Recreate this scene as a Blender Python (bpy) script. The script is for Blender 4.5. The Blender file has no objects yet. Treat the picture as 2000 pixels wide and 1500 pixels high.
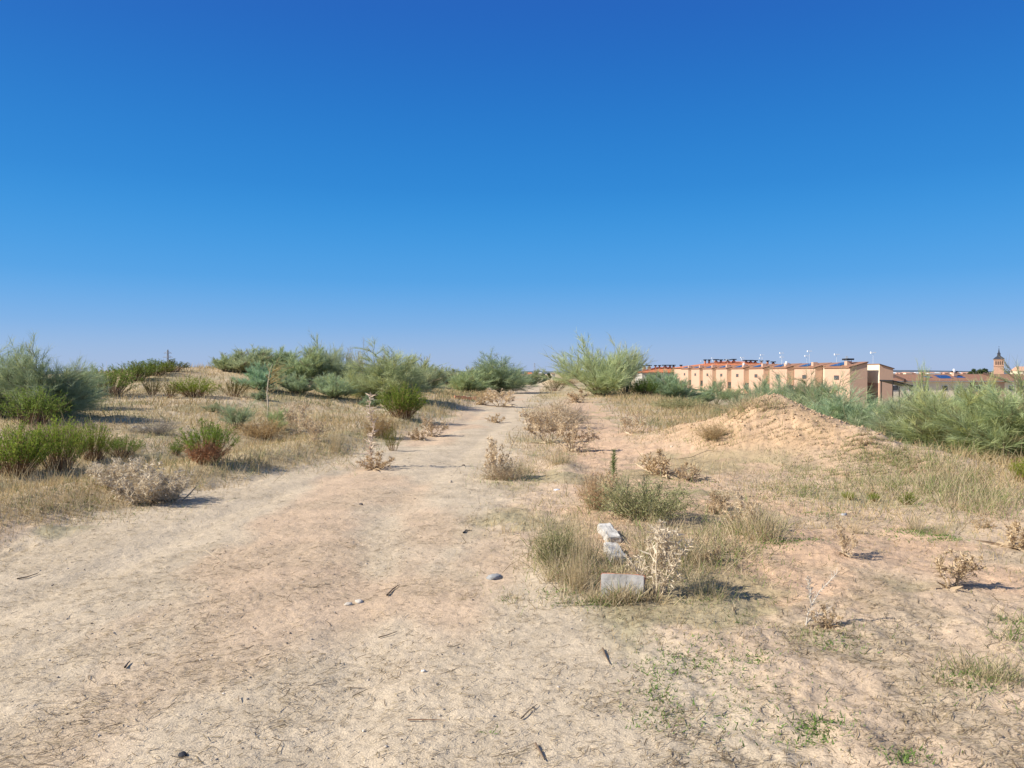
import bpy, math, random
import numpy as np
from mathutils import Vector
random.seed(11)
rng = np.random.default_rng(11)
scn = bpy.context.scene
COL = scn.collection
PI = math.pi
CAMZ, HOR, F = 1.6, 728.0, 1500.0        # eye height; horizon row and focal length on the 2000 px wide picture

# ------------------------------------------------------------------ helpers: noise, terrain
def hsh(ix, iy, seed):
    n = (ix.astype(np.int64) * 374761393 + iy.astype(np.int64) * 668265263 + seed * 974711) & 0xffffffff
    n = ((n ^ (n >> 13)) * 1274126177) & 0xffffffff
    n = ((n ^ (n >> 16)) * 2246822519) & 0xffffffff
    return ((n ^ (n >> 15)) & 0xffffff) / float(0xffffff)
def vnoise(x, y, seed=0):
    x = np.asarray(x, float); y = np.asarray(y, float)
    ix = np.floor(x); iy = np.floor(y); fx = x - ix; fy = y - iy
    fx = fx * fx * (3 - 2 * fx); fy = fy * fy * (3 - 2 * fy)
    a = hsh(ix, iy, seed); b = hsh(ix + 1, iy, seed); c = hsh(ix, iy + 1, seed); d = hsh(ix + 1, iy + 1, seed)
    return (a * (1 - fx) + b * fx) * (1 - fy) + (c * (1 - fx) + d * fx) * fy
def fbm(x, y, seed=0, o=4):
    s = 0; a = .5; t = 0
    for i in range(o):
        s = s + a * vnoise(x, y, seed + i * 17); t += a; a *= .55
        x, y = x * 2.03 + y * .31, y * 2.03 - x * .31
    return s / t
def sm(t):
    t = np.clip(t, 0, 1); return t * t * (3 - 2 * t)
def xl(y): return np.interp(y, [0, 6.45, 10.1, 13.3, 23.5, 38.7, 75, 130], [-6.2, -4.6, -4.15, -3.2, -2.2, -1.55, .3, 3.5])
def xr(y): return np.interp(y, [0, 4, 5.3, 8, 11.9, 23.5, 38, 75, 130], [1.3, .9, .35, -.25, -.35, .35, .6, 2.9, 5.5])
def xt(y): return np.interp(y, [0, 4, 7, 10.3, 15, 19.7, 38, 60], [3.4, 2.9, 1.9, 1.85, 1.9, 2.2, 3.4, 4.5])
def xd(y): return np.interp(y, [0, 8, 11, 15, 22, 30, 60, 120], [9.8, 9.6, 9.4, 8.8, 7.6, 8.0, 10, 22])
MOUND = [(3.6, 18.6, .12), (4.5, 16.9, .52), (5.25, 15.3, 1.16), (6.05, 13.9, .66), (6.9, 12.5, .26), (7.7, 11.0, .03)]
def mound(x, y):
    m = np.zeros_like(x)
    for (x0, y0, h0), (x1, y1, h1) in zip(MOUND[:-1], MOUND[1:]):
        dx, dy = x1 - x0, y1 - y0
        t = np.clip(((x - x0) * dx + (y - y0) * dy) / (dx * dx + dy * dy), 0, 1)
        ex = x - x0 - t * dx; ey = y - y0 - t * dy
        side = ex * dy - ey * dx
        w = np.where(side < 0, 1.0, 1.5)
        d2 = (ex * ex + ey * ey) / (w * w)
        m = np.maximum(m, (h0 + t * (h1 - h0)) * np.exp(-d2))
    return m
def hbase(x, y):
    x = np.asarray(x, float); y = np.asarray(y, float)
    sl = xl(y) - x
    z = .2 * sm(sl / 1.3) + .32 * sm((sl - 2.2) / 6) * sm((y - 4) / 10)
    z = z - .16 * np.exp(-((sl - 2.6) / .8) ** 2) * sm((y - 5) / 4) * (1 - sm((y - 17) / 6))
    z = z + 1.3 * np.exp(-((x + 14.6) / 8.5) ** 2 - ((y - 36) / 11) ** 2)
    z = z - 1.0 * sm((-x - 22) / 25)
    sr = np.maximum(x - xd(y), 0)
    z = z - 4.2 * (1 - np.exp(-sr / 15))
    z = z - 3.4 * sm((y - 95) / 110) * (1 - .8 * (1 - np.exp(-sr / 15)))
    z = z + .10 * np.exp(-((x - .85) / .28) ** 2 - ((y - 12.6) / 1.9) ** 2)
    z = z + .09 * np.exp(-((x - 2.45) / .6) ** 2 - ((y - 6.9) / .5) ** 2)
    z = z + .05 * np.exp(-((x - 1.0) / .7) ** 2 - ((y - 6.6) / 1.1) ** 2)
    z = z + .8 * np.exp(-((x - 5.2) / 1.7) ** 2 - ((y - 96) / 3) ** 2)
    return z + mound(x, y)
def pathmask(x, y):
    e = np.minimum(x - xl(y), xr(y) - x) + (fbm(x * 1.1, y * 1.1, 5) - .5) * 1.1
    return sm(e / .55 + .5)
def h(x, y):
    x = np.asarray(x, float); y = np.asarray(y, float)
    r = np.hypot(x, y)
    off = 1 - pathmask(x, y)
    near = 1 - sm((r - 25) / 30)
    z = hbase(x, y) + .10 * (fbm(x * .35, y * .35, 1, 3) - .5) * sm((r - 3) / 5)
    z = z + .07 * (fbm(x * 2.2, y * 2.2, 2, 3) - .5) * off
    z = z + near * (.016 + .02 * off) * (fbm(x * 9, y * 9, 3, 3) - .5)
    m = mound(x, y)
    z = z + near * np.minimum(m, .5) * (.30 * (fbm((x + .5 * fbm(x * 1.7, y * 1.7, 12, 2)) * 2.6, (y + .5 * fbm(x * 1.7, y * 1.7, 13, 2)) * 2.6, 8, 6) - .5) + .09 * (fbm(x * 15 + 3 * fbm(x * 4, y * 4, 14, 2), y * 15, 9, 3) - .5))
    # shallow ruts worn along the track
    for o_, w_ in ((.28, .22), (.72, .25)):
        c = xl(y) * (1 - o_) + xr(y) * o_
        z = z - .022 * np.exp(-((x - c) / w_) ** 2) * near
    return z
_T = np.exp(np.linspace(math.log(2.0), math.log(400), 900))
def hit(px, py):
    dx, dz = (px - 1000) / F, (HOR - py) / F
    g = hbase(dx * _T, _T)
    k = np.nonzero(CAMZ + dz * _T < g)[0]
    t = _T[k[0]] if len(k) else 300.
    return float(dx * t), float(t), float(h(dx * t, t))
def gz(x, y): return float(h(np.array([x]), np.array([y]))[0])
def pt(px, py, d): return ((px - 1000) / F * d, d, CAMZ + (HOR - py) / F * d)

# ------------------------------------------------------------------ helpers: meshes
class Acc:
    def __init__(s): s.V = []; s.Q = []; s.C = []; s.n = 0
    def add(s, V, Q, C):
        V = np.asarray(V, float).reshape(-1, 3); Q = np.asarray(Q, int).reshape(-1, 4)
        C = np.broadcast_to(np.asarray(C, float), V.shape) if np.ndim(C) == 1 else np.asarray(C, float).reshape(-1, 3)
        s.V.append(V); s.Q.append(Q + s.n); s.C.append(C); s.n += len(V)
    def ribbons(s, P, W, S, C):
        # P (n,k,3) centre lines, W (n,k) widths, S (n,3) side vectors, C (n,3)
        n, k, _ = P.shape
        off = S[:, None, :] * W[:, :, None] * .5
        V = np.stack([P - off, P + off], 2).reshape(-1, 3)
        b = (np.arange(n) * 2 * k)[:, None] + (np.arange(k - 1) * 2)[None]
        Q = np.stack([b, b + 1, b + 3, b + 2], -1)
        s.add(V, Q, np.repeat(C, 2 * k, 0) if C.ndim == 2 else np.repeat(C.reshape(-1, 3), 2, 0))
    def tubes(s, P, R, C, sides=4):
        n, k, _ = P.shape
        T = np.gradient(P, axis=1); T /= np.linalg.norm(T, axis=2, keepdims=True) + 1e-9
        ref = np.where(np.abs(T[..., 2:3]) > .9, np.array([1., 0, 0]), np.array([0, 0, 1.]))
        A = np.cross(T, ref); A /= np.linalg.norm(A, axis=2, keepdims=True) + 1e-9
        B = np.cross(T, A)
        th = np.arange(sides) * 2 * PI / sides
        V = P[:, :, None] + (A[:, :, None] * np.cos(th)[:, None] + B[:, :, None] * np.sin(th)[:, None]) * R[:, :, None, None]
        b = (np.arange(n) * k * sides)[:, None, None] + (np.arange(k - 1) * sides)[None, :, None]
        j = np.arange(sides)[None, None]; j2 = (j + 1) % sides
        Q = np.stack([b + j, b + j2, b + sides + j2, b + sides + j], -1)
        s.add(V, Q, np.repeat(C, sides * k, 0))
    def tube(s, pts, r, c=(1, 1, 1), sides=6):
        P = np.array(pts, float)[None]; r = np.broadcast_to(np.asarray(r, float), (1, P.shape[1]))
        s.tubes(P, r, np.array([c], float), sides)
    def hexa(s, b, t, c=(1, 1, 1)):
        # b, t: four bottom and four top corners, counter-clockwise from above
        V = list(b) + list(t)
        s.add(V, [[3, 2, 1, 0], [4, 5, 6, 7], [0, 1, 5, 4], [1, 2, 6, 5], [2, 3, 7, 6], [3, 0, 4, 7]], np.array(c, float))
    def box(s, x0, x1, y0, y1, z0, z1, c=(1, 1, 1)):
        f = lambda z: [(x0, y0, z), (x1, y0, z), (x1, y1, z), (x0, y1, z)]
        s.hexa(f(z0), f(z1), c)
    def mesh(s, name, mat, smooth=False):
        V = np.concatenate(s.V); Q = np.concatenate(s.Q); C = np.concatenate(s.C)
        me = bpy.data.meshes.new(name)
        me.vertices.add(len(V)); me.vertices.foreach_set('co', V.astype(np.float32).ravel())
        me.loops.add(len(Q) * 4); me.loops.foreach_set('vertex_index', Q.astype(np.int32).ravel())
        me.polygons.add(len(Q)); me.polygons.foreach_set('loop_start', np.arange(0, len(Q) * 4, 4, dtype=np.int32))
        me.polygons.foreach_set('use_smooth', np.full(len(Q), bool(smooth)))
        a = me.color_attributes.new('Col', 'FLOAT_COLOR', 'POINT')
        a.data.foreach_set('color', np.concatenate([C, np.ones((len(C), 1))], 1).astype(np.float32).ravel())
        me.update(calc_edges=True)
        me.materials.append(mat)
        return me
    def obj(s, name, mat, parent=None, smooth=False, loc=None):
        return link(name, s.mesh(name, mat, smooth), parent, loc)
def link(name, me, parent=None, loc=None):
    o = bpy.data.objects.new(name, me); COL.objects.link(o)
    if parent: o.parent = parent
    if loc is not None: o.location = loc
    return o
def tag(o, label=None, cat=None, group=None, kind=None):
    for k, v in (('label', label), ('category', cat), ('group', group), ('kind', kind)):
        if v: o[k] = v
    return o
def empty(name, loc=(0, 0, 0), rz=0):
    o = bpy.data.objects.new(name, None); COL.objects.link(o); o.location = loc; o.rotation_euler = (0, 0, rz); o.empty_display_size = .2
    return o
def dup(root):
    r = root.copy(); COL.objects.link(r)
    for ch in list(root.children):
        c = ch.copy(); COL.objects.link(c); c.parent = r
        for g in list(ch.children):
            d = g.copy(); COL.objects.link(d); d.parent = c
    return r

# ------------------------------------------------------------------ materials
def newmat(name):
    m = bpy.data.materials.new(name); m.use_nodes = True
    nt = m.node_tree; nt.nodes.clear()
    out = nt.nodes.new('ShaderNodeOutputMaterial')
    return m, nt, out
def N(nt, t, **kw):
    n = nt.nodes.new(t)
    for k, v in kw.items():
        if k in n.inputs.keys(): n.inputs[k].default_value = v
        else: setattr(n, k, v)
    return n
def mixrgb(nt, a, b, fac, mode='MIX'):
    n = nt.nodes.new('ShaderNodeMix'); n.data_type = 'RGBA'; n.blend_type = mode
    for i, v in ((0, fac), (6, a), (7, b)):
        if hasattr(v, 'is_linked') or hasattr(v, 'node'): nt.links.new(v, n.inputs[i])
        elif i == 0: n.inputs[0].default_value = v
        else: n.inputs[i].default_value = (*v, 1) if len(v) == 3 else v
    return n.outputs[2]
def mapr(nt, v, a, b, c, d):
    n = nt.nodes.new('ShaderNodeMapRange'); nt.links.new(v, n.inputs[0])
    for i, q in enumerate((a, b, c, d)): n.inputs[i + 1].default_value = q
    return n.outputs[0]
def noise(nt, co, scale, detail=3, rough=.55):
    n = N(nt, 'ShaderNodeTexNoise'); n.inputs['Scale'].default_value = scale; n.inputs['Detail'].default_value = detail; n.inputs['Roughness'].default_value = rough
    nt.links.new(co, n.inputs['Vector']); return n.outputs[0]
def scalecol(nt, col, v):
    m = nt.nodes.new('ShaderNodeVectorMath'); m.operation = 'SCALE'
    nt.links.new(col, m.inputs[0]); nt.links.new(v, m.inputs['Scale']); return m.outputs[0]

def plant_mat(name, trans=.3, spread=.3):
    m, nt, out = newmat(name)
    at = N(nt, 'ShaderNodeAttribute', attribute_name='Col'); oi = N(nt, 'ShaderNodeObjectInfo')
    c = mixrgb(nt, at.outputs['Color'], oi.outputs['Color'], 1.0, 'MULTIPLY')
    v = mapr(nt, oi.outputs['Random'], 0, 1, 1 - spread / 2, 1 + spread / 2)
    c = scalecol(nt, c, v)
    p = N(nt, 'ShaderNodeBsdfPrincipled', Roughness=.75); p.inputs['Specular IOR Level'].default_value = .25
    t = N(nt, 'ShaderNodeBsdfTranslucent'); mx = N(nt, 'ShaderNodeMixShader'); mx.inputs[0].default_value = trans
    nt.links.new(c, p.inputs['Base Color']); nt.links.new(c, t.inputs[0])
    nt.links.new(p.outputs[0], mx.inputs[1]); nt.links.new(t.outputs[0], mx.inputs[2]); nt.links.new(mx.outputs[0], out.inputs[0])
    return m
def ground_mat(name):
    m, nt, out = newmat(name)
    at = N(nt, 'ShaderNodeAttribute', attribute_name='Col'); geo = N(nt, 'ShaderNodeNewGeometry')
    ro = N(nt, 'ShaderNodeAttribute', attribute_name='Rough')
    co = geo.outputs['Position']
    n1 = noise(nt, co, 2.6, 5, .6); n2 = noise(nt, co, 22, 5, .7); n3 = noise(nt, co, 110, 3, .7); n4 = noise(nt, co, 300, 2, .6)
    f1 = mapr(nt, n1, .3, .7, .86, 1.12)
    f2 = mapr(nt, n2, .3, .72, .84, 1.15)
    f3 = mapr(nt, n3, .30, .7, .76, 1.2)
    c = scalecol(nt, at.outputs['Color'], f1); c = scalecol(nt, c, f2); c = scalecol(nt, c, f3)
    # crumbs of dark humus and straw lying in the soil, denser where the soil is littered
    vor = N(nt, 'ShaderNodeTexVoronoi'); vor.inputs['Scale'].default_value = 34; nt.links.new(co, vor.inputs['Vector'])
    sp = mapr(nt, vor.outputs['Distance'], .13, .2, 1, 0)
    pick = mapr(nt, n2, .50, .60, 0, .75)
    mul = nt.nodes.new('ShaderNodeMath'); mul.operation = 'MULTIPLY'; nt.links.new(sp, mul.inputs[0]); nt.links.new(pick, mul.inputs[1])
    c = mixrgb(nt, c, (.13, .095, .06), mul.outputs[0])
    # fibrous litter: stretched noise, turned two ways
    mp = N(nt, 'ShaderNodeMapping'); mp.inputs['Rotation'].default_value = (0, 0, .5); mp.inputs['Scale'].default_value = (18, 110, 40); nt.links.new(co, mp.inputs[0])
    fb = noise(nt, mp.outputs[0], 1.0, 4, .65)
    mp2 = N(nt, 'ShaderNodeMapping'); mp2.inputs['Rotation'].default_value = (0, 0, -.9); mp2.inputs['Scale'].default_value = (22, 120, 40); nt.links.new(co, mp2.inputs[0])
    fb2 = noise(nt, mp2.outputs[0], 1.0, 4, .65)
    fa = mapr(nt, fb, .55, .68, 0, 1); fbb = mapr(nt, fb2, .56, .68, 0, 1)
    mx = nt.nodes.new('ShaderNodeMath'); mx.operation = 'MAXIMUM'; nt.links.new(fa, mx.inputs[0]); nt.links.new(fbb, mx.inputs[1])
    mm = nt.nodes.new('ShaderNodeMath'); mm.operation = 'MULTIPLY'; nt.links.new(mx.outputs[0], mm.inputs[0]); nt.links.new(ro.outputs['Fac'], mm.inputs[1])
    c = mixrgb(nt, c, (.22, .17, .10), mm.outputs[0])
    # bump
    def madd(a, b, k):
        q = nt.nodes.new('ShaderNodeMath'); q.operation = 'MULTIPLY_ADD'; nt.links.new(a, q.inputs[0]); q.inputs[1].default_value = k
        if b is not None: nt.links.new(b, q.inputs[2])
        else: q.inputs[2].default_value = 0
        return q.outputs[0]
    hh = madd(n2, None, .030); hh = madd(n3, hh, .012); hh = madd(n4, hh, .004); hh = madd(n1, hh, .04)
    bp = N(nt, 'ShaderNodeBump', Strength=.52, Distance=1.0); nt.links.new(hh, bp.inputs['Height'])
    p = N(nt, 'ShaderNodeBsdfPrincipled', Roughness=.95); p.inputs['Specular IOR Level'].default_value = .1
    nt.links.new(c, p.inputs['Base Color']); nt.links.new(bp.outputs[0], p.inputs['Normal']); nt.links.new(p.outputs[0], out.inputs[0])
    return m
def plain(name, col, rough=.8, var=.15, scale=3., bump=0, spec=.3, tiles=None):
    m, nt, out = newmat(name)
    tc = N(nt, 'ShaderNodeTexCoord'); at = N(nt, 'ShaderNodeAttribute', attribute_name='Col')
    c0 = mixrgb(nt, at.outputs['Color'], col, 1.0, 'MULTIPLY')
    n = noise(nt, tc.outputs['Object'], scale, 5, .65)
    c = scalecol(nt, c0, mapr(nt, n, .3, .7, 1 - var, 1 + var))
    p = N(nt, 'ShaderNodeBsdfPrincipled', Roughness=rough); p.inputs['Specular IOR Level'].default_value = spec
    hgt = n
    if tiles:
        w = N(nt, 'ShaderNodeTexWave', wave_type='BANDS', bands_direction=tiles[0]); w.inputs['Scale'].default_value = tiles[1]
        w.inputs['Distortion'].default_value = .4
        nt.links.new(tc.outputs['Object'], w.inputs['Vector'])
        c = scalecol(nt, c, mapr(nt, w.outputs['Fac'], 0, 1, .75, 1.1)); hgt = w.outputs['Fac']
    if bump:
        b = N(nt, 'ShaderNodeBump', Strength=1.0, Distance=bump); nt.links.new(hgt, b.inputs['Height']); nt.links.new(b.outputs[0], p.inputs['Normal'])
    nt.links.new(c, p.inputs['Base Color']); nt.links.new(p.outputs[0], out.inputs[0])
    return m
M_SOIL = ground_mat('dry_soil')
M_TWIG = plant_mat('broom_twigs', .38); M_WOOD = plant_mat('broom_wood', 0, .2)
M_LEAF = plant_mat('green_leaf', .45); M_DRY = plant_mat('dry_stalk', .3, .15); M_GRASS = plant_mat('dry_grass_blade', .35, 0)
M_PLASTER = plain('peach_plaster', (.53, .35, .25), .9, .06, 1.2)
M_CREAM = plain('cream_plaster', (.80, .70, .52), .9, .06, 1.2)
M_WHITE = plain('white_paint', (.78, .78, .76), .7, .05)
M_TILE = plain('brown_roof_tile', (.33, .17, .105), .85, .2, 2.5, .02, tiles=('Y', 3.2))
M_ORANGE = plain('orange_roof_tile', (.62, .20, .085), .85, .15, 1.5, .02, tiles=('X', 2.5))
M_PINKTILE = plain('faded_roof_tile', (.52, .30, .21), .85, .15, 1.5)
M_TRIM = plain('dark_trim', (.09, .055, .04), .7, .1)
M_BLACK = plain('black_metal', (.018, .018, .02), .6, .1)
M_BRICK = plain('chimney_brick', (.46, .22, .13), .9, .2, 4)
M_CHURCH = plain('church_brick', (.50, .31, .22), .9, .12, .8, tiles=('Z', 1.1))
M_SLATE = plain('slate', (.045, .05, .065), .5, .2, 1.5)
M_PANEL = plain('solar_glass', (.03, .05, .13), .2, .2, 1.0, spec=.6)
M_GLASS = plain('window_glass', (.05, .055, .065), .12, .1, 1.0, spec=.7)
M_STEEL = plain('galvanised_steel', (.30, .32, .35), .5, .1, spec=.5)
M_CONC = plain('weathered_concrete', (.33, .31, .28), .95, .5, 6, .016)
M_PALE = plain('pale_concrete', (.42, .395, .35), .95, .5, 8, .018)
M_REDBRICK = plain('red_brick', (.46, .20, .12), .95, .25, 18, .008)
M_STONE = plain('field_stone', (1, 1, 1), .9, .2, 25, .006)
M_HILL = plain('far_land', (.09, .11, .13), 1, .3, .01)

# ------------------------------------------------------------------ the ground, one sheet, split by its own soil into path / mound / ground
PATHC = np.array([.54, .437, .308]); SANDC = np.array([.56, .385, .25]); LITC = np.array([.43, .345, .235]); GREENC = np.array([.24, .23, .11]); STRAWC = np.array([.46, .36, .21])
def soil(x, y):
    r = np.hypot(x, y)
    pm = pathmask(x, y); md = mound(x, y)
    off = 1 - pm
    c = np.repeat(PATHC[None], len(x), 0)
    def lay(c, k, w): return c * (1 - w[:, None]) + k[None] * w[:, None]
    sand = sm((fbm(x * .55, y * .28, 31) - .47) / .16) * .6
    track = np.exp(-((x - xt(y)) / .75) ** 2) * sm((y - 5) / 3)
    rightside = sm((x - xr(y)) / .6)
    spill = np.exp(-((x - 3.9) / 1.2) ** 2 - ((y - 14.0) / 2.4) ** 2)
    sand = np.clip(sand + .9 * spill + .8 * track + .45 * rightside * (1 - sm((r - 24) / 8)), 0, 1)
    c = lay(c, SANDC, sand * (1 - .45 * pm * sm((6 - y) / 3)))
    lit = sm((fbm(x * 1.5, y * 1.2, 41, 5) - .46) / .18)
    litter = np.clip(lit * (.24 * pm + .62 * off) * (1 - .75 * track) * (1 - .8 * spill), 0, 1)
    c = lay(c, LITC, litter * (1 - .8 * sm(md * 1.6)))
    leftoff = sm((xl(y) - x) / .8)
    straw = leftoff * (.35 + .6 * sm((fbm(x * .5, y * .5, 51) - .35) / .3)) * sm((y - 5) / 6)
    straw = np.maximum(straw, .8 * sm((r - 35) / 25) * off)
    c = lay(c, STRAWC, np.clip(straw, 0, 1) * off)
    green = off * sm((fbm(x * .9, y * .9, 61) - .55) / .12) * .5
    c = lay(c, GREENC, green * (1 - sm(md * 2)) )
    c = lay(c, np.array([.49, .335, .20]), sm((md - .12) / .3) * (1 - .95 * sm((x - 5.6) / .9)) * (.55 + .4 * sm((fbm(x * 2, y * 2, 66) - .4) / .2)))
    rough = np.clip(.12 + .75 * litter + .25 * leftoff - .3 * track, 0, 1)
    return c, rough, pm, md
def build_ground():
    az_f = np.radians(np.linspace(-40, 40, 861))
    az_c = np.radians(np.linspace(40, 320, 71))[1:-1]
    az = np.concatenate([az_f, az_c]); na = len(az)
    r = np.concatenate([np.linspace(.25, 2.2, 14)[:-1], np.exp(np.linspace(math.log(2.2), math.log(32), 560))[:-1], np.exp(np.linspace(math.log(32), math.log(9000), 190))])
    nr = len(r)
    R, A = np.meshgrid(r, az, indexing='ij')
    X = (R * np.sin(A)).ravel(); Y = (R * np.cos(A)).ravel(); Z = h(X, Y)
    X = np.append(X, 0); Y = np.append(Y, 0); Z = np.append(Z, gz(0, 0)); n = len(X)
    c, rough, pm, md = soil(X, Y)
    i = np.arange(nr - 1)[:, None]; j = np.arange(na)[None]; j2 = (j + 1) % na
    Q = np.stack([i * na + j, i * na + j2, (i + 1) * na + j2, (i + 1) * na + j], -1).reshape(-1, 4)[:, ::-1]
    V = np.stack([X, Y, Z], 1)
    # normals of the whole sheet, kept where it is split so that no seam shows
    fn = np.cross(V[Q[:, 2]] - V[Q[:, 0]], V[Q[:, 3]] - V[Q[:, 1]]); vn = np.zeros_like(V)
    for k in range(4): np.add.at(vn, Q[:, k], fn)
    vn /= np.linalg.norm(vn, axis=1, keepdims=True) + 1e-12
    if vn[:, 2].mean() < 0: Q = Q[:, ::-1]; vn = -vn
    vn[-1] = (0, 0, 1)
    qx, qy = X[Q].mean(1), Y[Q].mean(1)
    pq = (pm[Q].mean(1) > .5) & (qy > 0) & (qy < 118)
    mq = (md[Q].mean(1) > .12) & ~pq
    for name, sel in (('dirt_path', pq), ('earth_mound', mq), ('ground', ~(pq | mq))):
        q = Q[sel]
        tri = np.array([[n - 1, (k + 1) % na, k] for k in range(na)]) if name == 'ground' else np.zeros((0, 3), int)
        used = np.unique(np.concatenate([q.ravel(), tri.ravel()])); mp = np.full(n, -1); mp[used] = np.arange(len(used))
        me = bpy.data.meshes.new(name)
        me.vertices.add(len(used)); me.vertices.foreach_set('co', V[used].astype(np.float32).ravel())
        li = np.concatenate([mp[q].ravel(), mp[tri].ravel()]).astype(np.int32)
        me.loops.add(len(li)); me.loops.foreach_set('vertex_index', li)
        st = np.concatenate([np.arange(len(q)) * 4, len(q) * 4 + np.arange(len(tri)) * 3]).astype(np.int32)
        me.polygons.add(len(st)); me.polygons.foreach_set('loop_start', st)
        me.polygons.foreach_set('use_smooth', np.ones(len(st), bool))
        a = me.color_attributes.new('Col', 'FLOAT_COLOR', 'POINT')
        a.data.foreach_set('color', np.concatenate([c[used], np.ones((len(used), 1))], 1).astype(np.float32).ravel())
        b = me.attributes.new('Rough', 'FLOAT', 'POINT'); b.data.foreach_set('value', rough[used].astype(np.float32))
        me.update(calc_edges=True)
        me.normals_split_custom_set_from_vertices(vn[used].astype(np.float32))
        me.materials.append(M_SOIL)
        tag(link(name, me), {'ground': 'dry sandy ground with litter and weeds', 'dirt_path': 'pale dirt track running to the horizon', 'earth_mound': 'heap of loose orange earth beside the broom thicket'}[name], kind='structure')
build_ground()

# ------------------------------------------------------------------ plant makers
def unit(v): return v / (np.linalg.norm(v, axis=-1, keepdims=True) + 1e-9)
def rs(n): return unit(rng.normal(size=(n, 3)))
def sides(D):
    return unit(np.cross(D, rs(len(D))))
def curve3(p0, d0, L, bend, k=3):
    # polyline: starts along d0, bends towards `bend`
    t = np.linspace(0, 1, k)[None, :, None]
    return p0[:, None] + d0[:, None] * L[:, None, None] * t + bend[:, None] * (L[:, None, None] * t * t)
def lerpc(a, b, t): return np.asarray(a)[None] * (1 - t[:, None]) + np.asarray(b)[None] * t[:, None]
RET_A, RET_B, RET_C = (.29, .345, .175), (.53, .58, .37), (.48, .46, .19)

def retama(nmain=30, nsec=14, ntw=18, H=2.0, R=1.2, tw=.006, lean=.0, airy=0., dead=.04, tl=(.16, .36), stiff=.5, up=.28, wild=.6):
    """one broom shrub: (branches, foliage)"""
    br, fo = Acc(), Acc()
    a = rng.uniform(0, 2 * PI, nmain); u = rng.uniform(0, 1, nmain) ** .55
    ro = R * u; ho = H * np.sqrt(1 - .86 * u * u) * rng.uniform(.5, 1.03, nmain)
    f0, f1, f2 = rng.uniform(0, 2 * PI, 3)                          # lopsided growth: longer on one side, lower on another, a gap in a third
    ro = ro * (.82 + .3 * np.cos(a - f0) + .12 * np.cos(3 * a + f1)); ho = ho * (.88 + .2 * np.cos(a - f1) + .1 * np.cos(2 * a - f2))
    ho = np.where(np.abs((a - f2 + PI) % (2 * PI) - PI) < .35, ho * .6, ho)
    end = np.stack([ro * np.cos(a) + lean * ho, ro * np.sin(a), ho], 1)
    p0 = np.stack([np.cos(a) * .12 * R * u, np.sin(a) * .12 * R * u, np.full(nmain, -.04)], 1)
    K = 6; t = np.linspace(0, 1, K)
    sag = end - p0
    P = p0[:, None] + np.stack([sag[:, None, 0] * t ** 1.1, sag[:, None, 1] * t ** 1.1, sag[:, None, 2] * t ** .92], -1)
    P[:, 1:] += rng.normal(size=(nmain, K - 1, 3)) * .03 * R
    rad = (.011 + .010 * rng.random(nmain))[:, None] * (1 - .8 * t)[None] * (H / 2)
    br.tubes(P, rad, lerpc((.12, .09, .06), (.20, .17, .11), rng.random(nmain)), 4)
    # secondary branches
    ns = nmain * nsec; mi = np.repeat(np.arange(nmain), nsec)
    tt = rng.uniform(.10 + .25 * airy, 1, ns) ** .85; f = tt * (K - 1); i0 = np.minimum(f.astype(int), K - 2); fr = (f - i0)[:, None]
    sp = P[mi, i0] * (1 - fr) + P[mi, i0 + 1] * fr
    sd = unit(P[mi, i0 + 1] - P[mi, i0])
    outv = sp * np.array([1, 1, .0]); outv = unit(outv + .01)
    d2 = unit(sd * .7 + rs(ns) * wild + outv * .3 + np.array([0, 0, up + .1]))
    L2 = rng.uniform(.18, .42, ns) * H * (.55 + .25 * airy)
    P2 = curve3(sp, d2, L2, rs(ns) * .12 + np.array([0, 0, .18]), 4)
    br.tubes(P2, (.0042 * np.ones(ns))[:, None] * np.linspace(1, .4, 4)[None], lerpc((.15, .14, .08), (.20, .20, .13), rng.random(ns)), 3)
    # twigs
    nt_ = ns * ntw; si = np.repeat(np.arange(ns), ntw)
    f = rng.uniform(.25, 1, nt_) * 3; i0 = np.minimum(f.astype(int), 2); fr = (f - i0)[:, None]
    tp = P2[si, i0] * (1 - fr) + P2[si, i0 + 1] * fr
    td = unit(unit(P2[si, i0 + 1] - P2[si, i0]) * (.6 + stiff) + rs(nt_) * .5 + np.array([0, 0, up]))
    Lt = rng.uniform(*tl, nt_) * (H / 2) ** .5
    bend = np.array([0, 0, -.14]) + rs(nt_) * .16
    P3 = curve3(tp, td, Lt, bend, 3)
    W = tw * np.array([1., .85, .3])[None] * rng.uniform(.7, 1.3, nt_)[:, None]
    clump = rng.random(ns)[si] * .6 + rng.random(nt_) * .4
    c = lerpc(RET_A, RET_B, clump)
    c = np.where((rng.random(ns)[si] < .18)[:, None], c * .45 + np.array(RET_C) * .55, c)
    dm = rng.random(ns)[si] < dead
    c[dm] = lerpc((.26, .21, .13), (.34, .29, .20), rng.random(dm.sum()))
    fo.ribbons(P3, W, sides(td), c)
    return br, fo

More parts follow.
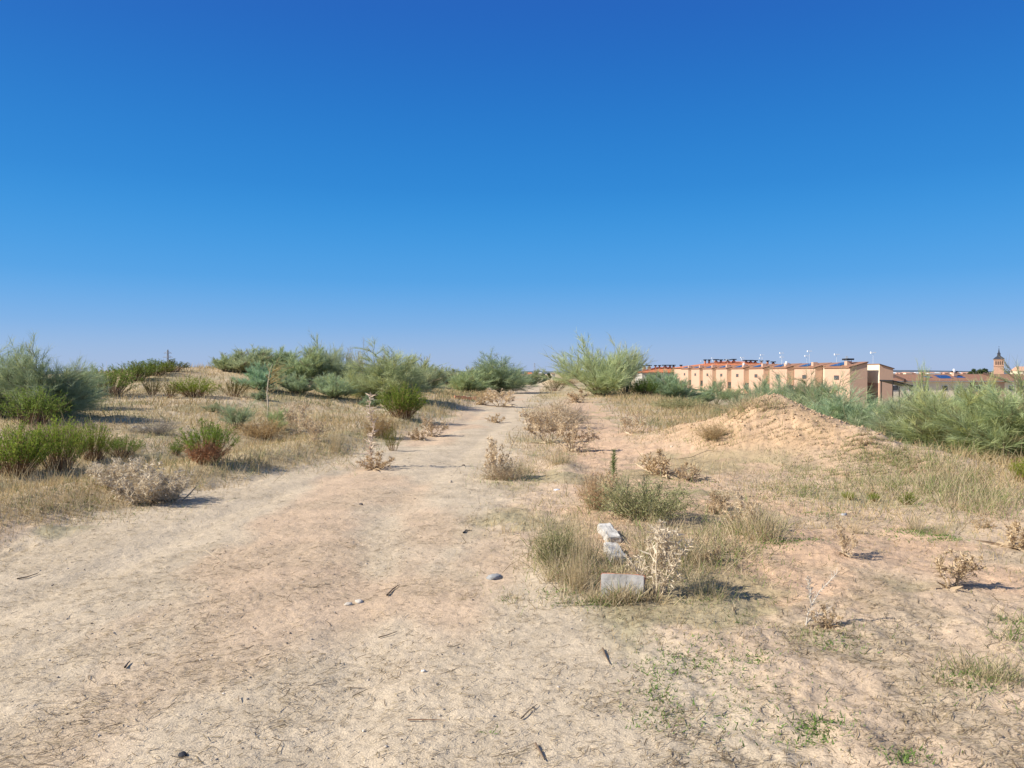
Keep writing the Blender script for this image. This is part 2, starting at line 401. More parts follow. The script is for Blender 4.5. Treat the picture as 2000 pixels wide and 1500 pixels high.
def green_shrub(nshoot=110, nleaf=34, H=.8, R=.7, low=.35, c1=(.11, .18, .028), c2=(.26, .34, .065)):
    """leafy upright shoots on red-brown woody stems: (stems, foliage)"""
    st, fo = Acc(), Acc()
    a = rng.uniform(0, 2 * PI, nshoot); u = rng.uniform(0, 1, nshoot) ** .6
    p0 = np.stack([np.cos(a) * u * R * .3, np.sin(a) * u * R * .3, np.full(nshoot, -.02)], 1)
    hh = H * np.sqrt(1 - .6 * u * u) * rng.uniform(.65, 1.1, nshoot)
    end = np.stack([np.cos(a) * u * R, np.sin(a) * u * R, hh], 1)
    t = np.linspace(0, 1, 5)
    P = p0[:, None] + (end - p0)[:, None] * np.stack([t, t, t ** .85], -1)[None]
    P[:, 1:] += rng.normal(size=(nshoot, 4, 3)) * .02
    st.tubes(P, np.linspace(.006, .002, 5)[None] * np.ones((nshoot, 1)), lerpc((.14, .07, .045), (.24, .15, .10), rng.random(nshoot)), 3)
    n = nshoot * nleaf; si = np.repeat(np.arange(nshoot), nleaf)
    f = rng.uniform(low, 1.0, n) * 4; i0 = np.minimum(f.astype(int), 3); fr = (f - i0)[:, None]
    lp = P[si, i0] * (1 - fr) + P[si, i0 + 1] * fr + rng.normal(size=(n, 3)) * .012
    ld = unit(unit(P[si, i0 + 1] - P[si, i0]) * .8 + rs(n) * .8)
    L = rng.uniform(.03, .075, n) * (H / .8) ** .5
    P3 = curve3(lp, ld, L, rs(n) * .2, 3)
    W = np.array([.5, 1., .2])[None] * rng.uniform(.007, .014, n)[:, None]
    fo.ribbons(P3, W, sides(ld), lerpc(c1, c2, (rng.random(nshoot)[si] * .6 + rng.random(n) * .4)))
    m = nshoot * 5; si = np.repeat(np.arange(nshoot), 5)          # withered lower leaves
    lp = P[si, 1] + (P[si, 2] - P[si, 1]) * (rng.random(m)[:, None] * 1.2 - .6); ld = unit(rs(m) + np.array([0, 0, -.3]))
    st.ribbons(curve3(lp, ld, rng.uniform(.03, .08, m), rs(m) * .3, 3), np.array([.6, 1, .2])[None] * .008 * np.ones((m, 1)), sides(ld), lerpc((.20, .12, .075), (.34, .25, .15), rng.random(m)))
    return st, fo

TH1, TH2 = (.54, .41, .25), (.76, .62, .43)
def thistle(nstem=6, H=.45, R=.22, nleaf=14, leaf=.05, nbr=3, heads=True, rosette=0, c1=TH1, c2=TH2, stalk=False, wide=1., thick=1.):
    """dry spiny thistle: (stems, leaves)"""
    st, fo = Acc(), Acc()
    a = rng.uniform(0, 2 * PI, nstem); u = rng.uniform(.1, 1, nstem) ** .7
    if stalk: u *= .3
    p0 = np.stack([np.cos(a) * u * R * .15, np.sin(a) * u * R * .15, np.full(nstem, -.02)], 1)
    end = np.stack([np.cos(a) * u * R, np.sin(a) * u * R, H * rng.uniform(.7, 1.02, nstem) * (1 - .45 * u * u)], 1)
    if stalk: end[0] = (.03 * H, 0, H)
    t = np.linspace(0, 1, 6)
    P = p0[:, None] + (end - p0)[:, None] * np.stack([t ** 1.1, t ** 1.1, t], -1)[None]
    P[:, 1:] += rng.normal(size=(nstem, 5, 3)) * .018 * H
    sc = H / .45
    st.tubes(P, np.linspace(.006, .0025, 6)[None] * thick * sc ** .5 * np.ones((nstem, 1)), lerpc(c1, c2, rng.random(nstem)), 5)
    segs = [P]
    nb = nstem * nbr; si = np.repeat(np.arange(nstem), nbr)
    f = rng.uniform(.3, .95, nb) * 5; i0 = np.minimum(f.astype(int), 4); fr = (f - i0)[:, None]
    bp = P[si, i0] * (1 - fr) + P[si, i0 + 1] * fr
    bd = unit(unit(P[si, i0 + 1] - P[si, i0]) * .7 + rs(nb) * .8 + np.array([0, 0, .25]))
    PB = curve3(bp, bd, rng.uniform(.15, .38, nb) * H, rs(nb) * .15 + np.array([0, 0, .15]), 6)
    st.tubes(PB, np.linspace(.0035, .0018, 6)[None] * sc ** .5 * np.ones((nb, 1)), lerpc(c1, c2, rng.random(nb)), 4)
    A = np.concatenate([P, PB]); na = len(A)
    n = na * nleaf; si = np.repeat(np.arange(na), nleaf)
    f = rng.uniform(.12, 1, n) * 5; i0 = np.minimum(f.astype(int), 4); fr = (f - i0)[:, None]
    lp = A[si, i0] * (1 - fr) + A[si, i0 + 1] * fr
    tg = unit(A[si, i0 + 1] - A[si, i0])
    ld = unit(tg * .25 + sides(tg) * 1.0 + rs(n) * .25)
    L = leaf * rng.uniform(.5, 1.3, n) * sc ** .3
    P3 = curve3(lp, ld, L, rs(n) * .35 + np.array([0, 0, .15]), 4)
    W = np.array([.6, 1.0, .6, .08])[None] * (leaf * .24 * wide) * rng.uniform(.6, 1.3, n)[:, None]
    fo.ribbons(P3, W, sides(ld), lerpc(c1, c2, rng.random(n)))
    # spines: thin needles beside each leaf
    m = n; sd = unit(ld + rs(m) * .9)
    fo.ribbons(curve3(lp + ld * (L * .4)[:, None], sd, L * .7, rs(m) * .05, 2), np.array([1., .15])[None] * .003 * np.ones((m, 1)), sides(sd), lerpc(c1, c2, .4 + .6 * rng.random(m)))
    if heads:
        tips = np.concatenate([P[:, -1], PB[:, -1]]); nh = len(tips); k = 14
        hi = np.repeat(np.arange(nh), k); hd = unit(rs(nh * k) + np.array([0, 0, .3]))
        fo.ribbons(curve3(tips[hi], hd, rng.uniform(.018, .042, nh * k) * sc ** .3, rs(nh * k) * .1, 3), np.array([.008, .007, .001])[None] * np.ones((nh * k, 1)), sides(hd), lerpc(c1, c2, rng.random(nh * k)))
    if rosette:
        k = rosette; aa = rng.uniform(0, 2 * PI, k)
        d = unit(np.stack([np.cos(aa), np.sin(aa), rng.uniform(.1, .8, k)], 1)); p = rng.normal(size=(k, 3)) * np.array([R * .2, R * .2, .01]) + np.array([0, 0, .01])
        L = rng.uniform(.5, 1.1, k) * R
        fo.ribbons(curve3(p, d, L, rs(k) * .4 + np.array([0, 0, -.25]), 5), np.array([.4, 1., .9, .6, .1])[None] * .028 * wide * rng.uniform(.6, 1.2, k)[:, None], sides(d), lerpc((.30, .21, .12), c2, rng.random(k)))
    return st, fo

def twig_bush(nstem=60, H=.5, R=.5, nsub=14, c1=(.43, .32, .19), c2=(.64, .51, .34), leaf=True):
    """round tangle of dry twigs: (stems, leaves)"""
    st, fo = Acc(), Acc()
    a = rng.uniform(0, 2 * PI, nstem); u = rng.uniform(0, 1, nstem) ** .5
    end = np.stack([np.cos(a) * u * R, np.sin(a) * u * R, H * np.sqrt(1 - .85 * u * u) * rng.uniform(.7, 1.05, nstem)], 1)
    p0 = np.zeros((nstem, 3)); p0[:, 2] = -.02; p0[:, :2] = end[:, :2] * .15
    t = np.linspace(0, 1, 5); P = p0[:, None] + (end - p0)[:, None] * t[None, :, None]; P[:, 1:] += rng.normal(size=(nstem, 4, 3)) * .03 * H
    st.tubes(P, np.linspace(.004, .0015, 5)[None] * np.ones((nstem, 1)), lerpc(c1, c2, rng.random(nstem)), 3)
    n = nstem * nsub; si = np.repeat(np.arange(nstem), nsub)
    f = rng.uniform(.25, 1, n) * 4; i0 = np.minimum(f.astype(int), 3); fr = (f - i0)[:, None]
    p = P[si, i0] * (1 - fr) + P[si, i0 + 1] * fr; d = unit(unit(P[si, i0 + 1] - P[si, i0]) * .7 + rs(n))
    fo.ribbons(curve3(p, d, rng.uniform(.06, .2, n) * (H / .5), rs(n) * .25, 3), np.array([.004, .0035, .0015])[None] * np.ones((n, 1)), sides(d), lerpc(c1, c2, rng.random(n)))
    if leaf:
        m = n; d = rs(m); q = p + rs(m) * .06
        fo.ribbons(curve3(q, d, rng.uniform(.015, .04, m), rs(m) * .4, 3), np.array([.5, 1, .2])[None] * .011 * np.ones((m, 1)), sides(d), lerpc(c1, c2, rng.random(m)))
    return st, fo

def grass_tuft(n=260, H=.4, R=.22, c1=(.42, .32, .17), c2=(.62, .51, .32), green=.0, w=.0035, spread=.45):
    fo = Acc()
    p = rng.normal(size=(n, 3)) * np.array([R * .45, R * .45, 0]); p[:, 2] = -.02
    d = unit(rng.normal(size=(n, 3)) * np.array([spread, spread, .1]) + np.array([0, 0, 1]) + p * np.array([1.2, 1.2, 0]))
    L = H * rng.uniform(.4, 1.1, n)
    c = lerpc(c1, c2, rng.random(n)); g = rng.random(n) < green
    c[g] = lerpc((.07, .13, .02), (.16, .20, .06), rng.random(g.sum()))
    L[g] *= .7
    fo.ribbons(curve3(p, d, L, rs(n) * .22 + np.array([0, 0, -.12]), 4), np.array([1, .9, .7, .15])[None] * w * rng.uniform(.7, 1.4, n)[:, None], sides(d), c)
    return fo

# prototypes: meshes shared by every plant of one kind
def proto(part_names, accs, mats, dims):
    V = np.concatenate(accs[-1].V); q = np.percentile(V, [1.5, 98.5], axis=0); e = q[1] - q[0]
    dims = (max(e[0], e[1]) if e[0] + e[1] < 3 * max(dims[0], .01) else dims[0], np.percentile(V[:, 2], 99.3))
    return dict(parts=[(pn, a.mesh(pn, m)) for pn, a, m in zip(part_names, accs, mats)], dims=dims)
BR = ('branches', 'foliage')
def rp(**k):
    H, R = k.get('H', 2.), k.get('R', 1.2)
    return proto(BR, retama(**k), (M_WOOD, M_TWIG), (2 * R * 1.12, H * 1.12))
RET = [rp(nmain=46, nsec=16, ntw=22, tw=.009) for _ in range(4)]
RET_NEAR = [rp(nmain=58, nsec=18, ntw=26, tw=.0056, R=1.3, stiff=.35, lean=.05, up=.08, wild=.9) for _ in range(4)]
RET_ARCH = [rp(nmain=44, nsec=17, ntw=28, tw=.0056, R=1.4, stiff=.45, lean=.16, airy=.3, dead=.12, up=.12, wild=.85) for _ in range(3)]
RET_AIRY = rp(nmain=48, nsec=17, ntw=22, H=2.6, R=1.7, airy=.6, tw=.0085, lean=.06, up=.16, wild=.8)
RET_WISP = rp(nmain=20, nsec=12, ntw=15, H=2.0, R=.9, airy=.9, tw=.008)
RET_DEAD = rp(nmain=26, nsec=12, ntw=7, H=2.0, R=1.1, airy=.8, tw=.007, dead=.7)
RET_BALL = rp(nmain=50, nsec=14, ntw=16, H=.9, R=.7, tl=(.1, .2), tw=.007)
def gp(**k):
    return proto(('stems', 'foliage'), green_shrub(**k), (M_WOOD, M_LEAF), (2 * k.get('R', .7) * 1.05, k.get('H', .8) * 1.05))
GRN = [gp() for _ in range(3)] + [gp(nshoot=150, nleaf=40)]
GRN_BARE = gp(low=.62, nshoot=120, nleaf=26)
GRN_OLIVE = [gp(nshoot=46, nleaf=40, low=.3, H=.9, R=.75, c1=(.09, .11, .03), c2=(.17, .175, .055)) for _ in range(2)]
SL = ('stems', 'leaves')
def tp(**k):
    return proto(SL, thistle(**k), (M_DRY, M_DRY), (2 * k.get('R', .22) * 1.15, k.get('H', .45) * 1.03))
TH_BIG = tp(nstem=8, H=.5, R=.24, nleaf=15, leaf=.06, nbr=4, wide=.8, thick=1.2, c1=(.56, .45, .30), c2=(.80, .70, .54))
TH_PALE = [tp(nstem=18, H=.45, R=.42, nleaf=16, leaf=.062, nbr=4, wide=.95, rosette=10, c1=(.56, .45, .30), c2=(.80, .70, .53)) for _ in range(2)]
TH_MID = [tp(nstem=7, H=.45, R=.26, nleaf=14, nbr=4, rosette=12) for _ in range(3)]
TH_LOW = [tp(nstem=9, H=.26, R=.26, nleaf=12, nbr=3, rosette=26, c1=(.46, .33, .18), c2=(.68, .53, .34)) for _ in range(2)]
TH_STALK = tp(nstem=1, H=1.2, R=.3, nleaf=150, leaf=.085, nbr=0, stalk=True, rosette=22, thick=1.3, heads=True, c1=(.55, .42, .30), c2=(.75, .62, .48))
TH_UMB = [tp(nstem=4, H=.34, R=.12, nleaf=7, nbr=7, leaf=.05, c1=(.46, .34, .19), c2=(.68, .54, .36), rosette=10) for _ in range(2)]
def bp_(**k):
    return proto(SL, twig_bush(**k), (M_DRY, M_DRY), (2 * k.get('R', .5) * 1.1, k.get('H', .5) * 1.1))
TWB = [bp_(), bp_(nstem=80)]
TWB_GOLD = bp_(nstem=90, c1=(.34, .22, .09), c2=(.50, .36, .18))
TWB_GREY = bp_(nstem=90, c1=(.22, .19, .15), c2=(.38, .33, .27), leaf=False)
TWB_GREEN = bp_(nstem=80, c1=(.20, .21, .085), c2=(.42, .39, .20))
def up_(**k): return proto(('blades',), (grass_tuft(**k),), (M_DRY,), (k.get('R', .22) * 3.4, k.get('H', .4) * .95))
TUF = [up_(), up_(n=340, green=.15), up_(n=300, green=.3, R=.28)]
TUF_STRAW = [up_(n=160, H=.55, R=.12, spread=.18), up_(n=240, H=.5, R=.22, spread=.28)]
TUF_GREEN = [up_(n=300, H=.16, R=.25, green=.8, w=.005, spread=.8), up_(n=200, H=.12, R=.18, green=.9, w=.006, spread=.9)]
def conyza():
    st, fo = Acc(), Acc(); P = np.array([[[0, 0, -.02], [.01, 0, .2], [0, .01, .42], [.005, 0, .62]]]); st.tubes(P, np.array([[.004, .0035, .003, .0015]]), np.array([[.20, .24, .08]]), 5)
    n = 320; z = rng.uniform(.14, .62, n); p = np.stack([.006 * np.sin(z * 9), 0 * z, z], 1); aa = rng.uniform(0, 2 * PI, n)
    d = unit(np.stack([np.cos(aa), np.sin(aa), rng.uniform(.5, 1.6, n)], 1))
    fo.ribbons(curve3(p, d, rng.uniform(.04, .085, n) * (1.15 - z), rs(n) * .1, 3), np.array([.004, .005, .001])[None] * np.ones((n, 1)), sides(d), lerpc((.20, .26, .08), (.34, .38, .17), rng.random(n)))
    return proto(SL, (st, fo), (M_LEAF, M_LEAF), (.16, .64))
def skeletal():
    st, fo = Acc(), Acc()
    chains = [[(0, 0, -.02), (.02, 0, .10), (.05, .0, .18), (.12, .0, .27), (.20, .01, .34), (.27, .01, .405)], [(.05, 0, .18), (.03, .01, .23), (.045, .01, .28), (.03, .01, .32), (.035, .01, .345), (.02, .01, .37)], [(.0, 0, .02), (.05, .01, .06), (.10, .0, .09), (.14, 0, .10), (.17, 0, .125), (.19, 0, .15)]]
    c1, c2 = (.54, .46, .36), (.74, .67, .56)
    for ch in chains:
        P = np.array([ch], float); P[:, 1:-1] += rng.normal(size=(1, 4, 3)) * .004
        st.tubes(P, np.linspace(.0058, .0028, 6)[None], np.array([c2]), 6)
        n = 62; f = np.repeat(np.linspace(.8, 5, 16), 4)[:n]; n = len(f); i0 = np.minimum(f.astype(int), 4); fr = (f - i0)[:, None]
        p = P[0, i0] * (1 - fr) + P[0, i0 + 1] * fr; tg = unit(P[0, i0 + 1] - P[0, i0]); d = unit(sides(tg) + tg * .7)
        fo.ribbons(curve3(p, d, rng.uniform(.02, .05, n), rs(n) * .2 + np.array([0, 0, .2]), 4), np.array([.7, 1, .6, .1])[None] * .0075 * np.ones((n, 1)), sides(d), lerpc(c1, c2, rng.random(n)))
    return dict(parts=[('stems', st.mesh('stems', M_DRY)), ('leaves', fo.mesh('leaves', M_DRY))], dims=(.29, .41))
TH_SKEL = skeletal()
CONY = conyza()
def sapling():
    st, fo = Acc(), Acc()
    P = np.array([[[0, 0, -.05], [.02, 0, .5], [-.01, .02, .95], [.02, 0, 1.3], [.08, 0, 1.8], [.16, .02, 2.05]]]); st.tubes(P, np.array([[.024, .022, .02, .017, .011, .005]]), np.array([[.60, .52, .40]]), 6)
    n = 22; t = rng.uniform(.42, .95, n); p = np.stack([np.interp(t * 2.05, [0, .95, 1.3, 1.8, 2.05], [0, 0, .06, .16, .24]), 0 * t, t * 2.05], 1)
    aa = np.where(rng.random(n) < .75, rng.normal(0, .7, n), rng.uniform(0, 6.28, n)); d = unit(np.stack([np.cos(aa), np.sin(aa), rng.uniform(.3, 1., n)], 1))
    PB = curve3(p, d, rng.uniform(.25, .75, n), rs(n) * .15, 6); st.tubes(PB, np.linspace(.013, .004, 6)[None] * np.ones((n, 1)), lerpc((.44, .35, .16), (.56, .47, .26), rng.random(n)), 4)
    m = n * 16; si = np.repeat(np.arange(n), 16); k = rng.integers(2, 6, m); q = PB[si, k] + rs(m) * .03; dd = unit(rs(m) + np.array([.3, 0, .3]))
    fo.ribbons(curve3(q, dd, rng.uniform(.05, .15, m), rs(m) * .2, 3), np.array([.009, .009, .003])[None] * np.ones((m, 1)), sides(dd), lerpc((.36, .29, .10), (.50, .42, .2), rng.random(m)))
    return proto(('trunk', 'twigs'), (st, fo), (M_DRY, M_DRY), (1.1, 2.05))
SAPL = sapling()
def bare_trunk_broom():
    st, fo = retama(nmain=16, nsec=11, ntw=16, H=1.5, R=.9, airy=.8)
    for A in (st, fo):
        for v in A.V: v[:, 2] += .9
    st.tubes(np.array([[[0, 0, -.1], [.03, 0, .4], [0, .02, .95]], [[0, 0, .3], [-.18, 0, .7], [-.3, .05, 1.2]]]), np.array([[.05, .042, .03], [.03, .022, .012]]), np.array([[.12, .09, .07]] * 2), 6)
    return proto(('trunk', 'foliage'), (st, fo), (M_WOOD, M_TWIG), (2.0, 2.5))
BROOMTREE = bare_trunk_broom()

def plant(name, pr, px, py, hpx, wpx, label, cat, group=None, d=None, tint=None, tilt=0):
    """a plant rooted where the ground is seen at (px, py), or at depth d on the line of sight px; sized hpx x wpx on the 2000 px picture"""
    if d is None: x, y, z = hit(px, py)
    else:
        x, y = (px - 1000) / F * d, d; z = gz(x, y)
    y_ = y
    if d is not None: H = CAMZ + (HOR - (py - hpx)) / F * y_ - z       # py - hpx is the row of the top
    else: H = hpx * y_ / F
    W = wpx * y_ / F
    o = empty(name, (x, y, z - .01), rng.uniform(0, 2 * PI))
    if name == 'dead_sapling' or pr is TH_SKEL: o.rotation_euler[2] = 0
    sx = W / pr['dims'][0]; sz = H / pr['dims'][1]
    o.scale = (sx, sx, sz)
    if tilt: o.rotation_euler = (0, tilt, 0)
    tag(o, label, cat, group)
    for pn, me in pr['parts']:
        c = link(pn, me, o)
        if tint: c.color = (*tint, 1)
    return o
GB = 'broom shrubs on the wasteland'
def broom(pr, px, py, hpx, wpx, label, **k): return plant('broom_shrub', pr, px, py, hpx, wpx, label, 'shrub', GB, **k)
BLUE = (.93, 1.0, .97); YEL = (1.12, 1.05, .75); GRY = (1.1, 1.05, 1.05); DRK = (.92, .94, .88)

# brooms on the bank and hill beside the path
broom(RET_NEAR[0], 85, 818, 134, 185, 'big rounded grey-green broom leaning over bright green weeds at the bank edge', tint=(.95, 1., 1.))
broom(RET_NEAR[1], -25, 815, 130, 190, 'grey-green broom cut by the picture edge behind the big rounded broom', tint=BLUE)
broom(RET_NEAR[2], 150, 800, 84, 80, 'low blue-green broom tucked against the sunward shoulder of the hill', tint=BLUE)
broom(RET[3], 357, 716, 36, 48, 'upright wispy broom beside the lattice mast on the hill crest')
broom(RET[0], 403, 718, 38, 80, 'pale rounded broom standing alone on the hill crest', tint=GRY)
broom(RET[1], 440, 726, 34, 46, 'small dark broom at the foot of the pale crest broom', tint=DRK)
broom(RET[2], 480, 728, 48, 110, 'dome-shaped broom at the end of the bare hilltop')
broom(RET[3], 540, 735, 54, 95, 'dark broom in the hedge with a jagged top above the dead sapling', tint=(.9, .95, .9))
broom(RET[0], 592, 748, 66, 110, 'dense olive broom in the middle of the hilltop thicket', tint=(.9, .95, .85))
broom(RET_AIRY, 640, 752, 84, 100, 'tallest feathery broom of the hilltop thicket')
broom(RET_DEAD, 695, 750, 76, 84, 'half-dead grey broom with bare twigs behind the big dome broom', tint=GRY)
broom(RET_NEAR[3], 758, 782, 98, 175, 'big dome broom with upright yellowish stems behind the bright green bush', tint=(1.05, 1.03, .9))
broom(RET[1], 826, 766, 62, 84, 'broom with a sloping crown on the path side of the big dome broom')
broom(RET[2], 582, 768, 38, 66, 'low blue-grey broom like a fan in front of the thicket', tint=BLUE)
broom(RET[3], 655, 778, 46, 80, 'second blue-grey fan broom, beside the dark hollow', tint=BLUE)
broom(RET[0], 512, 762, 52, 72, 'bluish broom directly behind the dead sapling', tint=(.82, 1.02, 1.05))
broom(RET_BALL, 508, 782, 21, 30, 'small blue-grey ball-shaped broom on the dry slope', tint=BLUE)
broom(RET_BALL, 414, 803, 20, 32, 'small grey ball-shaped broom sitting in yellow grass', tint=GRY)
broom(RET_BALL, 725, 795, 24, 40, 'low grey broom seedling left of the bright green bush', tint=BLUE)
broom(RET_WISP, 465, 838, 55, 90, 'sparse bluish broom seedling behind the reddish green bush', tint=BLUE)
broom(RET_WISP, 540, 842, 50, 60, 'sparse green broom seedling among pale thistles', tint=(1, 1.05, .8))
broom(RET_NEAR[0], 964, 764, 69, 116, 'big round broom beside the path where it narrows', tint=(.92, 1., .95))
broom(RET[1], 908, 766, 46, 84, 'low ragged broom touching the big round path broom', tint=(1, 1.05, .9))
broom(RET[2], 868, 752, 32, 60, 'small broom in the gap near the white-roofed shed')
broom(RET[3], 1012, 754, 28, 40, 'small broom in the lee of the big round path broom', tint=BLUE)
broom(RET[0], 1042, 733, 10, 50, 'far broom closing the end of the path', d=100, tint=DRK)
broom(RET[2], 935, 748, 24, 70, 'distant broom peeping over the ragged one', d=75)
broom(RET[1], 790, 742, 40, 120, 'distant dark broom filling the gap behind the dome broom', d=62, tint=DRK)
# brooms on the house side
broom(RET_AIRY, 1176, 772, 102, 172, 'tall airy windswept broom standing alone between the two tracks', tint=(1.05, 1.05, .92))
broom(RET_WISP, 1222, 770, 106, 90, 'wispy pale leader rising out of the airy windswept broom', tint=GRY)
broom(RET[3], 1312, 782, 56, 100, 'blue-green broom in front of the orange-roofed block', tint=(.9, 1.02, 1.0))
broom(RET[0], 1372, 788, 30, 70, 'broom at the foot of the farthest terrace house', tint=BLUE)
broom(RET_WISP, 1400, 790, 58, 50, 'thin see-through broom before the farther terrace houses', tint=(.9, 1, .9))
broom(RET_WISP, 1432, 794, 42, 80, 'thin low broom before the middle of the terrace', tint=(1, 1, .85))
broom(RET[1], 1490, 752, 10, 90, 'pale bluish broom behind the mound crest on its path side', d=25, tint=BLUE)
thick = [(1528, 19.5, 746, 80, 'pale broom peeping over the path side of the mound crest', BLUE), (1592, 18.4, 736, 100, 'fine-stemmed broom squeezed between crest and shoulder of the mound', (1, 1.02, .95)), (1640, 17.4, 748, 90, 'dark green broom at the bottom of the gable house view', (.9, 1, .9)), (1560, 19.5, 736, 120, 'pale blue-green broom directly behind the mound crest', BLUE), (1618, 17.6, 738, 130, 'broom with straw-coloured gaps over the mound shoulder', (1, 1, .95)),
         (1662, 16.6, 762, 120, 'broom with a dark shaded hollow beside the gable house', (.9, 1, 1)), (1716, 16.2, 754, 130, 'broom reaching up towards the gap between the gable houses', (.95, 1.03, .97)),
         (1770, 15.6, 760, 140, 'grey-green broom below the dark carport roof', GRY), (1826, 15.2, 757, 150, 'broom with reddish bare stems at its foot in the thicket', YEL),
         (1885, 14.6, 756, 160, 'bushy yellow-green broom with dark woody base in the thicket', (1.08, 1.06, .82)), (1955, 14.2, 739, 170, 'tallest broom of the thicket with long plumes under the church tower', (1.0, 1.04, .85)),
         (2025, 13.6, 738, 170, 'broom at the picture edge with rust-brown dead stems below', (.98, 1.0, .85)), (1705, 14.9, 822, 100, 'low silvery broom skirting the thicket by the mound slope', BLUE), (1775, 14.0, 842, 100, 'short bluish broom sprouting at the lowest front of the thicket', BLUE)]
for i, (px, d, top, wp, lb, ti) in enumerate(thick):
    broom((RET_NEAR + RET_ARCH)[(i * 3) % 7], px, top + (28 if 1690 < px < 1850 else 18), 10, wp * 1.5, lb, d=d, tint=tuple(c * (1.12, .86, 1.0, .78, 1.08)[i % 5] for c in ti))
back = [(1585, 22, 735, 80, 'broom in the second row behind the mound crest', BLUE), (1690, 23, 768, 90, 'broom half hidden below the gable house wall', GRY), (1745, 24, 758, 100, 'second-row broom in front of the carport posts', (.9, 1, .95)),
        (1840, 26, 748, 110, 'second-row broom under the solar-panelled roof', YEL), (1905, 27, 742, 110, 'second-row broom beside the dark downpipe of the low terrace', (.95, 1, .9)), (1985, 25, 736, 120, 'second-row broom hiding the end of the low terrace', (1, 1, .85)), (1880, 34, 752, 120, 'far broom poking out between thicket tops', BLUE)]
for i, (px, d, top, wp, lb, ti) in enumerate(back):
    broom(RET[i % 4], px, top + 32, 10, wp * 1.4, lb, d=d, tint=ti)
plant('young_broom_tree', BROOMTREE, 1805, 716, 6, 62, 'young broom with a bare forked trunk rising above the thicket', 'shrub', d=30, tint=(.95, 1.02, .8))
plant('young_broom_tree', BROOMTREE, 1925, 734, 4, 80, 'yellowish young broom near the church tower side of the thicket', 'shrub', d=28, tint=YEL)

# green leafy bushes
GG = 'green leafy bushes'
def bush(pr, px, py, hpx, wpx, label, **k): return plant('green_bush', pr, px, py, hpx, wpx, label, 'bush', GG, **k)
bush(GRN[0], 66, 832, 72, 116, 'bright green weed bush under the big rounded broom')
bush(GRN[3], 32, 924, 96, 116, 'spreading dark green bush at the picture edge on the bank', tint=(1.2, 1.12, .9))
bush(GRN[1], 114, 919, 104, 92, 'spreading green bush with yellow shoots in the bank hollow', tint=(1.2, 1.12, .9))
bush(GRN[2], 180, 900, 74, 70, 'green bush beside the stony hollow on the bank', tint=(1.1, 1, .8))
bush(GRN_BARE, 238, 895, 42, 70, 'thin green bush at the end of the bank row', tint=DRK)
bush(GRN_BARE, 405, 904, 82, 100, 'green-topped bush with reddish bare base casting a dark shadow', tint=(1.05, 1.05, .9))
bush(GRN[0], 342, 892, 26, 34, 'tiny dark green sprig beside the reddish-based bush')
bush(GRN[3], 785, 818, 66, 84, 'bright green bush at the path edge below the big dome broom', tint=(1.1, 1.08, .8))
bush(GRN[1], 215, 774, 58, 96, 'green bush with brown base below the hill crest')
bush(GRN_OLIVE[0], 297, 772, 36, 50, 'olive bush with splayed brown stems on the hill slope', tint=(1, .9, .8))
bush(GRN_OLIVE[1], 332, 778, 34, 36, 'small olive bush with reddish stems mid slope', tint=(1.05, .85, .75))
bush(GRN[2], 380, 776, 38, 80, 'green bush with pointed shoots on the dry hill slope', tint=(1.2, 1.1, .8))
bush(GRN_OLIVE[0], 455, 774, 34, 60, 'brownish olive bush before the bluish broom', tint=(1, .85, .7))
bush(GRN[0], 262, 744, 38, 80, 'dark olive bush on the hill skyline', tint=(.8, .8, .8))
bush(GRN[1], 300, 734, 32, 70, 'olive green bush near the top of the skyline slope', tint=(.9, .85, .7))
bush(GRN_BARE, 332, 728, 26, 66, 'dark brown bush below the lattice mast', tint=(.7, .6, .5))
bush(GRN[2], 185, 736, 10, 90, 'green bush half behind the big rounded broom', d=30)
bush(GRN[3], 1258, 774, 34, 54, 'dark green bush at the foot of the airy windswept broom', tint=(.6, .7, .6))
bush(GRN_OLIVE[1], 1082, 764, 24, 50, 'olive bush on the path side of the airy broom')
bush(GRN[0], 1774, 985, 26, 36, 'bright green sprig on the grassy foot of the mound', tint=(1.2, 1.15, .7))
bush(GRN[1], 1708, 976, 18, 24, 'little green sprig beside a brown weed on the mound foot', tint=(1.2, 1.15, .7))
bush(GRN[2], 1660, 974, 18, 26, 'yellow-green sprig nearest the mound slope', tint=(1.3, 1.2, .7))
bush(GRN[0], 1932, 972, 18, 24, 'green sprig lost in tall pale grass', tint=(1.1, 1.1, .8))
bush(GRN[1], 1998, 945, 48, 40, 'yellow-green bush at the picture edge in tall grass', tint=(1.3, 1.2, .7))
bush(GRN_OLIVE[0], 768, 880, 52, 36, 'yellow-green feathery plant at the path edge', tint=(1.2, 1.2, .7))

# dry thistles and tangles
GT = 'dry thistles'
def th(pr, px, py, hpx, wpx, label, **k): return plant('dry_thistle', pr, px, py, hpx, wpx, label, 'thistle', GT, **k)
th(TH_STALK, 722, 914, 148, 40, 'tall dead thistle stalk with a pale spiny base at the path edge')
th(TH_LOW[0], 735, 918, 36, 70, 'curled dry rosette at the foot of the tall thistle stalk')
th(TH_MID[0], 968, 938, 82, 62, 'pointed dry thistle rising from the grass island in the path')
th(TH_BIG, 1278, 1166, 148, 120, 'big bleached spiny thistle over the concrete block')
th(TH_LOW[1], 1292, 928, 50, 88, 'tan curled thistle clump beside the long dry twig')
th(TH_LOW[0], 1345, 936, 36, 60, 'small brown thistle clump trailing into green grass')
th(TH_UMB[0], 1406, 995, 44, 44, 'small umbrella-shaped dry thistle on the sand slope')
th(TH_MID[1], 1455, 1040, 76, 84, 'pale thistle growing out of the tall straw tuft')
th(TH_LOW[1], 1405, 1000, 34, 50, 'low curled thistle beneath the umbrella-shaped one')
